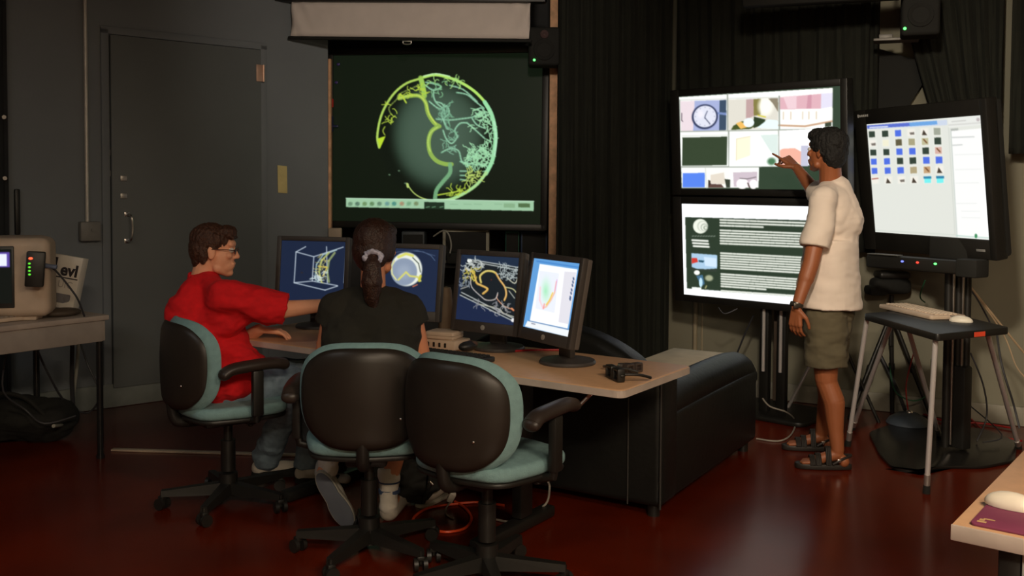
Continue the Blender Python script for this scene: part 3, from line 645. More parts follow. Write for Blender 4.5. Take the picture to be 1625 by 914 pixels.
# bar of electronics beneath the touch display
a = aty(1382, 410, 5.62); b = aty(1557, 430, 5.05); d = b-a; yb = math.degrees(math.atan2(d.y, d.x))
cb = thing('control_bar', 'long black control bar with small coloured lights under the touch screen', 'electronics', (a+b)/2, rotm(yb))
Lb = d.to_2d().length
obj('housing', M().box((0, 0, 0), (Lb, .1, .075), bev=.015, seg=3), BLACK, cb)
obj('end_box', M().box((Lb/2-.05, 0, 0), (.12, .12, .095), bev=.01), BLACKM, cb)
for tpos, nm, c in ((.36, 'blue', (.15, .2, 1)), (.5, 'red', (1, .05, .03)), (.66, 'green', (.05, 1, .1)), (.93, 'green', (.1, 1, .05))):
    obj('indicator_light', M().ell((-Lb/2+Lb*tpos, -.052, .012), (.009, .005, .006)), mat('led_'+nm, c, .3, emis=c, estr=1.6), cb)
obj('pale_tab', M().box((-Lb*.33, -.03, .042), (.2, .05, .006), bev=.002), mat('tab_grey', (.12, .12, .11), .5), cb)
#@@DRAPES
# ------------------------------------------------------------------ black drapes
def drape(name_label, a, b, z0, z1, group='black drapes', wl=.11, amp=.019, seed=0, gather=None, sag=0.):
    a = Vector(a); b = Vector(b); L = (b-a).length; d = (b-a).normalized(); n = Vector((-d.y, d.x, 0)); N = int(L/.012); J = 24
    t = thing('black_drape', name_label, 'curtain', ((a.x+b.x)/2, (a.y+b.y)/2, z0), None, group)
    o0 = Vector(((a.x+b.x)/2, (a.y+b.y)/2, z0)); v = []; f = []
    for j in range(J+1):
        w = j/J
        for i in range(N+1):
            u = i/N; s = u*L; ph = 2*math.pi*s/wl+1.7*math.sin(s*4.3+seed)
            y = amp*math.sin(ph)*(1-.35*w)+.012*math.sin(ph*2.3+w*4+seed)
            uu = u
            if gather: uu = gather(u, w)
            zt_ = z1 - 0; zz = z0+(zt_-z0)*w
            if sag: zz = zt_-(zt_-z0)*(1-w)*(1-sag*(u if sag > 0 else 0))
            v.append(a+d*(uu*L)+n*y+Vector((0, 0, zz))-o0)
    for j in range(J):
        for i in range(N): k = j*(N+1)+i; f.append((k, k+1, k+N+2, k+N+1))
    o = obj('drape_cloth', M().add(v, f), DRAPE, t); md = o.modifiers.new('s', 'SOLIDIFY'); md.thickness = .004
    obj('curtain_rail', M().cyl(a+Vector((0, 0, z1+.0))-o0, b+Vector((0, 0, z1))-o0, .015), BLACKM, t)
    return t
drape('tall black drape hanging to the floor between the globe screen and the wide displays', (aty(884, 300, 6.85).x, 6.85, 0), (aty(1062, 300, 6.85).x, 6.80, 0), .02, 3.05, seed=1)
drape('wide black drape hanging above and behind the stacked displays', (1.14, 6.80, 0), (2.28, 6.20, 0), 1.25, 3.04, seed=2.2, wl=.15)
# gathered side drapes over the right wall
def gath(u, w): return u*(1-.55*(1-w)**1.5)+.55*(1-w)**1.5
pa = onR(1395, 200)+RN*.16; pb = onR(1625, 200)+RN*.16
drape('black drape bunched against the right wall behind the touch screen', (pa+RD*.05)[:2]+(0,) if False else (pa.x+RD.x*.1, pa.y+RD.y*.1, 0), (pb.x-RD.x*.12, pb.y-RD.y*.12, 0), onR(1500, 262).z, 3.04, seed=4, wl=.13, gather=gath)
pc = onR(1603, 200)+RN*.20; pd = onR(1700, 200)+RN*.20
drape('black drape hanging at the right edge of the picture', (pc.x, pc.y, 0), (pd.x, pd.y, 0), onR(1610, 246).z, 3.04, seed=6, wl=.12)
pe = onR(1330, 60)+RN*.12; pf = onR(1400, 60)+RN*.12
drape('narrow black drape between the stacked displays and the touch screen', (2.20, 6.32, 0), (pf.x, pf.y, 0), 1.05, 3.04, seed=8, wl=.10)
# dark banner hung across the right wall above the touch screen
pts = [onR(*p)+RN*.05 for p in ((1393, 78), (1470, 102), (1472, 125), (1447, 165), (1440, 200), (1393, 200))]
o0 = pts[0].copy(); m = M(); n_ = len(pts)
m.add([p-o0 for p in pts]+[p-o0+RN*.02 for p in pts], [tuple(range(n_)), tuple(range(2*n_-1, n_-1, -1))]+[(i, (i+1) % n_, n_+(i+1) % n_, n_+i) for i in range(n_)])
o = solo('hanging_flag', m, BLACKM, 'dark slanting cloth panel on the pale wall above the touch screen', 'cloth'); o.location = o0
# valance bar above the stacked displays
a = aty(1178, 36, 5.9); b = aty(1432, 12, 5.6); a.z = b.z = 2.62; d = b-a
vb = thing('equipment_bar', 'long dark bar hanging from the ceiling above the stacked displays', 'bar', ((a.x+b.x)/2, (a.y+b.y)/2, a.z), rotm(math.degrees(math.atan2(d.y, d.x))))
obj('bar_housing', M().box((0, 0, 0), (d.length, .09, .13), bev=.02), BLACKM, vb)
for x in (-.4, .4): obj('hanger_rod', M().cyl((x, 0, .05), (x, 0, ZC-a.z), .01), BLACKM, vb)
# perforated shelf under the right speaker
p = aty(1422, 64, 5.95)
sf = solo('speaker_shelf', M().box((0, 0, 0), (.26, .14, .016), bev=.003).box((-.06, -.03, .02), (.08, .04, .03), bev=.005).xf(rotm(-20)), mat('shelf_metal', (.22, .21, .19), .5, metal=.3), 'small metal shelf beside the speaker high on the right', 'shelf'); sf.location = p
# thin hanging cord
p = onR(1342, 0)+RN*.25
# vertical conduit on the wall right of the drape
cA = onR(1108, 480); m = M().cyl((0, 0, .13), (0, 0, 1.9), .016).cyl((.05, 0, .13), (.05, 0, 1.9), .008)
p = onR(1104, 560)+RN*.02
tb = solo('wall_conduit', m, mat('conduit_dim', (.36, .30, .20), .5), 'twin pale conduits on the grey wall below the wide displays', 'pipe'); tb.location = (p.x, p.y, 0)

#@@EQUIPMENT
# ------------------------------------------------------------------ dim equipment seen below the big display
t = thing('equipment_table', 'low black table of projection equipment beneath the globe screen', 'table', (-.35, 7.55, 0))
obj('tabletop', M().box((0, 0, .86), (1.5, .45, .03), bev=.005), BLACKM, t)
for x in (-.7, .7):
    for y in (-.18, .18): obj('leg', M().box((x, y, .425), (.04, .04, .845)), BLACKM, t)
def cabbox(px0, py0, px1, py1, Y, d, material, name, label, cat, parts=True):
    a = aty(px0, py0, Y); b = aty(px1, py1, Y); zlo = .8765; z1 = a.z
    t = thing(name, label, cat, ((a.x+b.x)/2, Y, zlo)); w = b.x-a.x; h = z1-zlo
    obj('housing', M().box((0, 0, h/2), (w, d, h), bev=.01), material, t)
    obj('front_panel', M().box((0, -d/2-.003, h/2), (w*.86, .006, h*.8), bev=.002), BLACKM if material is not BLACKM else GREYP, t)
    return t
GREYG = mat('case_grey', (.32, .31, .24), .6); GRN = mat('case_green', (.02, .13, .09), .5); NVY = mat('case_navy', (.02, .04, .09), .5)
cabbox(640, 366, 676, 400, 7.5, .25, mat('case_slate', (.04, .05, .055), .6), 'equipment_case', 'small slate grey case under the globe screen, leftmost of its row', 'case')
t = cabbox(704, 361, 777, 400, 7.5, .25, GREYG, 'equipment_case', 'olive grey case under the globe screen with a black device in front', 'case')
t = cabbox(802, 364, 824, 400, 7.5, .22, GRN, 'equipment_case', 'dark green narrow case under the right of the globe screen', 'case')
t = cabbox(826, 364, 868, 400, 7.5, .22, NVY, 'equipment_case', 'dark navy case under the globe screen, next to the wooden post', 'case')
p = aty(740, 386, 7.25)
pj = thing('projector', 'black projector in front of the olive grey case below the globe screen', 'projector', (p.x-.02, 7.25, .8765-.0))
pj.location.z = .86; pj.location = (p.x-.02, 7.29, .877)
obj('housing', M().box((0, 0, .05), (.26, .12, .09), bev=.02), BLACKM, pj)
obj('lens', M().cyl((.06, -.06, .055), (.06, -.085, .055), .032).cyl((.06, -.085, .055), (.06, -.088, .055), .024), BLACK, pj)
cb_ = M().tube([aty(688, 375, 7.2), aty(703, 366, 7.15), aty(712, 372, 7.13), aty(716, 388, 7.12), aty(714, 402, 7.12)], .006)
solo('video_cable', cb_, mat('cable_grey', (.3, .29, .25), .6), 'pale grey cable curling below the globe screen', 'cable')
p = aty(532, 372, 7.3)
solo('wall_socket', M().box((0, 0, 0), (.10, .05, .10), bev=.01).xf(rotm(0), p), mat('socket_tan', (.42, .33, .24), .6), 'tan box at the foot of the left wooden post', 'socket')

# ------------------------------------------------------------------ main desk
DC = Vector((.394, 3.384, 0)); DF = Vector((-.827, .563, 0)).normalized(); DB = Vector((.577, .817, 0)); DB = (DB-DF*DB.dot(DF)).normalized()
RDK = rotm(math.degrees(math.atan2(-DF.y, -DF.x)))      # local +X to the right end, +Y to the back
LDK, WDK = 2.20, .60
dk = thing('office_desk', 'long beige desk with rounded front edge carrying four flat monitors', 'desk', DC, RDK)
def D(x, y, z=.74):                       # desk coordinates: x metres left of the right front corner, y from the front
    p = DC+DF*x+DB*y; return Vector((p.x, p.y, z))
obj('desktop', M().prism(rpoly([(-LDK, 0), (0, 0), (0, WDK), (-LDK, WDK)], .035), .708, .74, bev=.008, seg=3), LAM, dk)
for x in (-.66, -1.75):
    obj('leg', M().box((x, .36, .38), (.05, .09, .64), bev=.006), BLACK, dk)
    obj('foot', M().box((x, .30, .03), (.065, .56, .05), bev=.012), BLACK, dk)
obj('cross_beam', M().box((-1.2, .38, .55), (1.05, .02, .22), bev=.004).box((-1.1, .3, .69), (1.9, .3, .03), bev=.004), BLACKM, dk)
ebm = M(); ol = rpoly([(-LDK, 0), (0, 0), (0, WDK), (-LDK, WDK)], .035)
for (x0, y0), (x1, y1) in zip(ol, ol[1:]+ol[:1]):
    L_e = math.hypot(x1-x0, y1-y0)
    if L_e > 1e-4: ebm.box(((x0+x1)/2, (y0+y1)/2, .7235), (L_e+.001, .004, .025), rotm(math.degrees(math.atan2(y1-y0, x1-x0))))
obj('edge_band', ebm, LAMEDGE, dk)
obj('edge_hook', M().tube([(-.15, .06, .706), (-.165, .05, .69), (-.19, .02, .655)], .007), CHROME, dk)
# ------------------------------------------------------------------ flat monitors
def monitor(c, R, cvs, strength, label, w=.37, h=.36, base_r=.115, lean=None, quad=None):
    yaw = R.to_euler().z
    base = Vector((c.x, c.y, .7405)); back = Matrix.Rotation(yaw, 3, 'Z') @ Vector((0, 1, 0)); bc = base+back*.08
    t = thing('flat_monitor', label, 'monitor', bc, Matrix.Rotation(yaw, 3, 'Z'), 'flat monitors on the desk')
    Ri = Matrix.Rotation(-yaw, 3, 'Z') @ R; off = Matrix.Rotation(-yaw, 3, 'Z') @ (c-bc)
    def P(m): return m.xf(Ri, off)
    b = .024; chin = .048; sw = w-2*b; sh = h-b-chin; oz = (chin-b)/2
    m = M().box((-w/2+b/2, 0, 0), (b, .028, h), bev=.004).box((w/2-b/2, 0, 0), (b, .028, h), bev=.004).box((0, 0, h/2-b/2), (sw+.01, .028, b), bev=.004).box((0, 0, -h/2+chin/2), (sw+.01, .028, chin), bev=.004)
    obj('bezel', P(m), GREYP, t)
    obj('rear_housing', P(M().box((0, .022, 0), (w-.004, .03, h-.004), bev=.006).box((0, .05, -.02), (w*.6, .05, h*.6), bev=.018)), GREYE, t)
    obj('badge', P(M().cyl((0, -.014, -h/2+chin*.5), (0, -.0165, -h/2+chin*.5), .011, n=20).prism([(-.004, -.006), (.006, 0), (-.002, .008)], 0, .001, R=XZ, c=(0, -.0165, -h/2+chin*.5))), mat('badge_silver2', (.42, .40, .36), .4, metal=.3), t)
    cx = 0
    qd = [plquad_project(c+R @ Vector((sx*sw/2, -.008, oz+sz*sh/2))) for sx, sz in ((-1, 1), (1, 1), (1, -1), (-1, -1))] if quad is None else quad
    o = picture('picture_surface', cvs, qd, sw, sh, (0, 0, 0), t, 130, strength)
    me = o.data; n = len(me.vertices); co = np.empty(n*3, 'f'); me.vertices.foreach_get('co', co); co = co.reshape(-1, 3)+np.array([0, -.008, oz])
    co = co @ np.array(Ri.transposed())+np.array(off); me.vertices.foreach_set('co', co.astype('f').ravel()); me.update()
    nb = Ri @ Vector((0, .06, -.03))+off
    obj('stand_neck', M().box(((nb.x)/2, nb.y/2+.01, (nb.z+.02)/2+.0), (.085, .03, nb.z-.02), bev=.01).box((nb.x, nb.y-.01, nb.z), (.09, .05, .08), bev=.012), GREYP, t)
    obj('stand_base', M().lathe([(.02, 0.0), (base_r, 0.0), (base_r+.002, .006), (base_r*.97, .014), (base_r*.55, .020), (.05, .026), (.001, .027)], (0, 0, 0), n=48), GREYP, t)
    return t
NB = (26, 37, 62)
WLn = (200, 212, 222)
c1 = Canvas(420, 370, 600, 520, NB, 2.6); q = lambda p: T(p, 430, 340, 3.266)
for pl in ([(130, 195), (120, 355)], [(130, 195), (222, 220)], [(222, 220), (214, 345)], [(130, 195), (180, 168)], [(222, 220), (375, 170)], [(120, 355), (280, 393)], [(120, 355), (214, 346), (345, 370)], [(280, 393), (345, 372)], [(288, 168), (292, 355)], [(390, 172), (378, 356)]): c1.line(q(pl), 1.5, WLn, .9)
rn = random.Random(11)
for pl, w, c in (([(340, 185), (270, 210), (236, 260), (228, 330), (245, 350)], 2.0, (170, 200, 200)), ([(300, 200), (262, 240), (250, 300), (262, 350)], 3.0, (180, 190, 110)), ([(330, 200), (300, 240), (292, 300), (300, 350)], 3.4, (150, 165, 110)), ([(245, 270), (290, 275), (270, 320)], 2.2, (215, 190, 80)), ([(235, 300), (250, 340)], 2, (220, 230, 230))): c1.line(q(pl), w, c, .85)
squig(c1, rn, 430+262/3.266, 340+280/3.266, 8, 18, 22, .8, (230, 215, 120), .7, 2.4); squig(c1, rn, 430+250/3.266, 340+320/3.266, 7, 10, 14, 1.1, (220, 235, 235), .7, 2.4)
c1.ell(*q([(160, 302)])[0], 2, 1.6, (60, 40, 30), .8, .6)
c2 = Canvas(570, 370, 730, 530, (27, 39, 66), 2.6); q = lambda p: T(p, 430, 340, 3.266)
c2.ell(*q([(702, 285)])[0], 26, 28, (235, 240, 230)); c2.ell(*q([(690, 298)])[0], 21.5, 22.5, (142, 156, 178)); c2.ell(*q([(690, 298)])[0], 14, 15, (165, 178, 196), .6, .6)
c2.line(q([(640, 240), (625, 270), (628, 310), (650, 340)]), 2.4, (214, 216, 160)); c2.line(q([(660, 340), (680, 320), (700, 300), (720, 320), (760, 325), (775, 345)]), 3, (214, 212, 120)); c2.line(q([(660, 222), (700, 205), (735, 215)]), 4, (222, 220, 110)); c2.line(q([(735, 225), (765, 255), (775, 300)]), 1.4, (60, 70, 60)); c2.line(q([(775, 320), (768, 345)]), 4, (206, 200, 70)); c2.line(q([(758, 365), (735, 375)]), 1.8, (200, 110, 80))
c2.line(q([(740, 190), (790, 195), (830, 215), (850, 240)]), 1., (90, 110, 140)); c2.line(q([(630, 205), (660, 195), (760, 188), (850, 215)]), .9, (80, 96, 126))
c3 = Canvas(700, 380, 860, 550, (24, 30, 36), 2.8); c3.curvy = False; q = lambda p: T(p, 660, 370, 3.385)
c3.poly(q([(220, 90), (570, 90), (570, 190), (270, 140)]), (30, 44, 66)); c3.poly(q([(215, 340), (240, 335), (535, 480), (560, 520), (200, 520)]), (27, 38, 68)); c3.poly(q([(215, 100), (275, 140), (235, 345), (200, 340)]), (28, 38, 60))
for pl in ([(280, 140), (555, 185)], [(285, 150), (552, 198)], [(237, 332), (528, 475)], [(245, 318), (530, 462)]): c3.line(q(pl), 1.5, (205, 210, 205), .9)
c3.ell(*q([(288, 148)])[0], 4, 3, (235, 238, 235)); c3.ell(*q([(522, 468)])[0], 3.5, 3, (235, 235, 235))
c3.curvy = True
for pl, w, c in (([(270, 190), (310, 215), (325, 265), (350, 280), (385, 300), (360, 325)], 3.4, (208, 160, 70)), ([(350, 265), (345, 230), (375, 205), (410, 205), (430, 215)], 3.2, (206, 186, 90)), ([(430, 215), (450, 250), (478, 290), (485, 330), (475, 360)], 3., (214, 160, 80)), ([(440, 330), (435, 350), (460, 380), (480, 395), (520, 410)], 1.6, (190, 120, 95)), ([(255, 240), (290, 235), (300, 290), (350, 340), (380, 360), (425, 355), (440, 320)], 1.6, (170, 165, 175)), ([(240, 300), (285, 285)], 1.4, (150, 155, 160)), ([(480, 290), (520, 300), (540, 320)], 1.6, (190, 190, 130)), ([(500, 310), (530, 350)], 1.4, (160, 170, 170)), ([(490, 240), (530, 270), (548, 240)], 1.6, (190, 195, 180)), ([(330, 380), (400, 395), (450, 410), (470, 430), (525, 450)], 2., (150, 155, 150)), ([(515, 405), (524, 414)], 3, (230, 130, 80))): c3.line(q(pl), w, c, .9); c3.line([(x+rn.uniform(-.6, .6), y-.5) for x, y in q(pl)], .7, (235, 220, 180), .6)
for cx, cy, rx, ry, n, c in ((310, 180, 50, 25, 34, (190, 196, 192)), (500, 210, 50, 28, 40, (170, 180, 180)), (300, 225, 40, 30, 18, (205, 190, 80)), (460, 410, 50, 20, 18, (160, 160, 160)), (260, 260, 25, 35, 12, (130, 140, 150)), (390, 380, 60, 20, 10, (140, 140, 145))): squig(c3, rn, 660+cx/3.385, 370+cy/3.385, rx/3.385, ry/3.385, n, 1., c, .75, 2.6)
c3.ell(*q([(405, 250)])[0], 1.5, 1.5, (110, 40, 30), .8, .5)
c4 = Canvas(810, 385, 945, 560, (96, 156, 214), 2.8); q = lambda p: T(p, 660, 370, 3.385)
c4.poly(q([(665, 165), (868, 195), (815, 512), (612, 470)]), (250, 251, 253)); c4.poly(q([(798, 205), (862, 210), (820, 490), (765, 478)]), (224, 222, 230)); c4.poly(q([(600, 470), (830, 522), (825, 560), (585, 500)]), (236, 240, 243)); c4.line(q([(605, 470), (832, 520)]), 1.4, (80, 120, 170))
c4.poly(q([(664, 200), (770, 215), (745, 430), (640, 405)]), (232, 236, 246))
for i in range(10):
    f = i/9; c4.ell(*q([(700-4*f, 310)])[0], 11*(1-f)+1.5, 30*(1-f)+3, (210-60*f, 240-12*f, 224-48*f), .28, .7)
c4.line(q([(668, 290), (665, 360), (684, 405)]), 2.6, (246, 200, 208), .7); c4.line(q([(755, 260), (745, 320), (725, 360), (700, 395), (686, 402)]), 2.2, (240, 190, 170)); c4.line(q([(735, 320), (718, 360), (700, 385)]), 1.9, (240, 200, 80)); c4.line(q([(758, 250), (748, 310)]), 1.4, (225, 170, 220), .8); c4.line(q([(690, 380), (684, 405)]), 1.8, (240, 150, 150))
for y in (240, 258, 276, 300, 318, 340, 350): c4.line(q([(846-(y-240)*.17, y), (848-(y-240)*.17, y+9)]), 2.2, (70, 90, 130))
c4.line(q([(650, 150), (885, 185)]), 2, (70, 130, 200)); c4.line(q([(622, 485), (640, 489)]), 1.4, (120, 120, 140))
monitor(Vector((-1.0, 4.83, 1.016)), rotm(-10, -6, .5), c1, 1.0, 'flat monitor at the left end of the desk showing a white wireframe cube', w=.385, h=.38,
        quad=None)
monitor(Vector((-.500, 4.49, 1.013)), rotm(-14, -9, .5), c2, 1.0, 'flat monitor directly in front of the seated woman, showing a small pale globe')
monitor(Vector((-.104, 4.20, 1.000)), rotm(-36.7, -7.6, 0), c3, 1.05, 'flat monitor right of the woman showing a yellow and white plate-boundary map')
monitor(Vector((.163, 3.88, 1.006)), rotm(-57.4, -10.5, .2), c4, 1.1, 'rightmost flat monitor on the desk showing a white window with a blue border')

#@@DESKITEMS
def on_desk(px, py, z=.74): return atz(px, py, z)
# two beige devices stacked
p = on_desk(709, 552); p.z = .7405
t = thing('network_box', 'beige box with four dark sockets, under a smaller beige box on the desk', 'device', p, rotm(-30))
obj('housing', M().box((0, 0, .022), (.17, .13, .042), bev=.006), BEIGE, t)
for i in range(4): obj('socket', M().box((-.055+i*.030, -.066, .022), (.011, .004, .020), bev=.002), BLACK, t)
t = thing('external_drive', 'smaller beige box lying on top of the box with sockets', 'device', (p.x-.01, p.y+.0, .7835), rotm(-22))
obj('housing', M().box((0, 0, .018), (.14, .11, .035), bev=.008, seg=3), BEIGE, t)
obj('seam', M().box((0, 0, .018), (.1412, .1112, .002)), mat('seam_tan', (.3, .22, .15), .6), t)
# black wedge keyboard tray and mouse
p = on_desk(738, 572); t = thing('keyboard', 'black keyboard lying on the desk between the woman and the monitors', 'keyboard', (p.x-.06, p.y+.01, .7405), rotm(-33))
obj('body', M().box((0, 0, .012), (.36, .13, .022), bev=.006), BLACK, t)
km = M()
for r_ in range(5):
    for c_ in range(16): km.box((-.165+c_*.0212, -.047+r_*.023, .026), (.017, .018, .008), bev=.002, seg=1)
tag(obj('keys', km, BLACKM, t), kind='stuff')
p = on_desk(742, 566); t = thing('trackball', 'dark rounded mouse on the black keyboard, near the beige boxes', 'mouse', (p.x, p.y+.02, .769), rotm(-40))
obj('shell', M().ell((0, 0, .012), (.03, .05, .022)), BLACK, t); obj('mouse_buttons', M().ell((-.012, .026, .019), (.012, .022, .014)).ell((.012, .026, .019), (.012, .022, .014)), mat('button_brown', (.09, .05, .035), .35), t)
# tan desktop speaker between monitors
p = D(1.02, .52, .7405); p = aty(708, 490, 4.62); p.z = .7405
t = thing('desktop_speaker', 'tan tapering speaker standing between the second and third monitors', 'speaker', (p.x, p.y, .7405), rotm(-20))
obj('housing', M().lathe([(.034, .02), (.038, .03), (.036, .12), (.026, .22), (.022, .235), (.001, .24)], n=28), mat('speaker_tan', (.34, .24, .16), .6), t)
obj('foot', M().lathe([(.045, 0), (.045, .012), (.02, .022), (.001, .022)]), BLACK, t)
# red cable across the desk back
p0, p1 = on_desk(812, 559), on_desk(888, 557)
solo('red_pen_cable', M().tube([p0+Vector((0, 0, .005)), (p0+p1)/2+Vector((0, .01, .006)), p1+Vector((0, 0, .005))], .0045), mat('cable_red', (.6, .02, .03), .4), 'short red cable on the desk behind the rightmost monitor base', 'cable').name = 'red_cable'
solo('red_cable', M().tube([D(.99, .50, .7445), D(1.02, .46, .747), D(1.05, .43, .7445)], .004), MATS['cable_red'], 'red cable end beside the beige boxes', 'cable')
# 3D shutter glasses
def goggles(px, py, yaw, label, scale=1., tilt=0, material=BLACK):
    p = on_desk(px, py); t = thing('shutter_glasses', label, 'glasses', (p.x, p.y, .7405), rotm(yaw), 'shutter glasses on the desk')
    m = M(); H = .052*scale
    m.box((0, .005, H/2+.003), (.15*scale, .02, .012), bev=.005)
    for s in (-1, 1):
        w = .064*scale; x = s*.036*scale
        m.box((x, 0, H+.001), (w, .03, .010), bev=.004).box((x, 0, .006), (w, .03, .010), bev=.004)
        m.box((x-w/2+.004, 0, H/2+.003), (.010, .03, H), bev=.004).box((x+w/2-.004, 0, H/2+.003), (.010, .03, H), bev=.004)
    obj('frame', m, material, t)
    for s in (-1, 1): obj('lens', M().box((s*.036*scale, .0, H/2+.003), (.054*scale, .004, H-.008), bev=.001), mat('lens_dark', (.08, .06, .06), .12), t)
    for s in (-1, 1): obj('temple_arm', M().tube([(s*.072*scale, .01, H*.7), (s*.075*scale, .07, H*.6), (s*.066*scale, .12, .012)], .0055), material, t)
    return t
goggles(976, 603, -72, 'black shutter glasses standing upright near the right end of the desk', .85)
goggles(1004, 592, 38, 'second shutter glasses lying behind the upright pair on the desk', .62, material=mat('glasses_brown', (.06, .045, .04), .4))
solo('shutter_glasses_emitter', M().ell((0, 0, .012), (.02, .028, .014)).box((0, 0, .004), (.045, .05, .007), bev=.003).xf(rotm(20), on_desk(988, 588)+Vector((0, .01, 0))), mat('emitter_silver', (.5, .45, .42), .2, metal=.8), 'small shiny silver gadget between the two pairs of glasses', 'device')

#@@SOFA
# ------------------------------------------------------------------ black leather sofa behind the desk
SO = Vector((.66, 4.17, 0)); SX = Vector((.52, .854, 0)).normalized(); RS = rotm(math.degrees(math.atan2(SX.y, SX.x))-90)   # local +Y = seat depth, local -X = towards left
sf = thing('leather_sofa', 'black leather sofa behind the desk with its back turned to the camera', 'sofa', SO, RS)
# local: back panel along x from -1.35 to 0 at y=0, arms go to y=1.15
SL = 1.35
obj('back_panel', M().box((-SL/2, .10, .34), (SL, .20, .58), bev=.035, seg=3), LEATHER, sf)
obj('seat_base', M().box((-SL/2, .62, .20), (SL-.36, .96, .30), bev=.03), LEATHER, sf)
obj('seat_cushion', M().box((-SL/2, .66, .39), (SL-.38, .86, .13), bev=.05, seg=4), LEATHER, sf)
bk = M()
n = 24; prof = []
for i in range(n+1):
    u = i/n; x = -.10-(SL-.30)*u; prof.append((x, .58+.23*math.sin(math.pi*u)**.6))
pl = prof+[(x, .45) for x, z in reversed(prof)]
bk.prism(pl, -.0, .17, bev=.045, R=XZ, seg=4).xf(None, (0, .24, 0))
obj('back_cushion', bk, LEATHER, sf)
for s, x in (('r', -.11), ('l', -SL+.11)):
    obj('armrest', M().box((x, .72, .25), (.20, 1.38, .40), bev=.03, seg=3).tube([(x, .10, .43), (x, .3, .465), (x, .8, .475), (x, 1.28, .46), (x, 1.42, .39)], .095, n=16), LEATHER, sf)
obj('piping', M().tube([(-.005, .0, .05), (-.005, -.002, .60)], .005, smooth=False).tube([(-.16, -.002, .05), (-.16, -.002, .60)], .004, smooth=False), mat('piping_highlight', (.04, .038, .034), .5), sf)  # piping coloured paler than the leather to stand for the edge highlights
for x, y in ((-.06, .06), (-SL+.06, .06), (-.06, 1.32), (-SL+.06, 1.32)): obj('foot', M().cyl((x, y, 0), (x, y, .055), .028), BLACK, sf)
# grey side table beyond the sofa
p = atz(1100, 584, .50)
tb = thing('side_table', 'plain grey side table top behind the black sofa arm', 'table', (p.x+.02, p.y+.30, 0), RS)
obj('tabletop', M().box((0, 0, .485), (.40, .60, .03), bev=.004), mat('table_grey', (.60, .50, .36), .8), tb)
for x in (-.16, .16):
    for y in (-.25, .25): obj('leg', M().cyl((x, y, 0), (x, y, .47), .014), BLACK, tb)

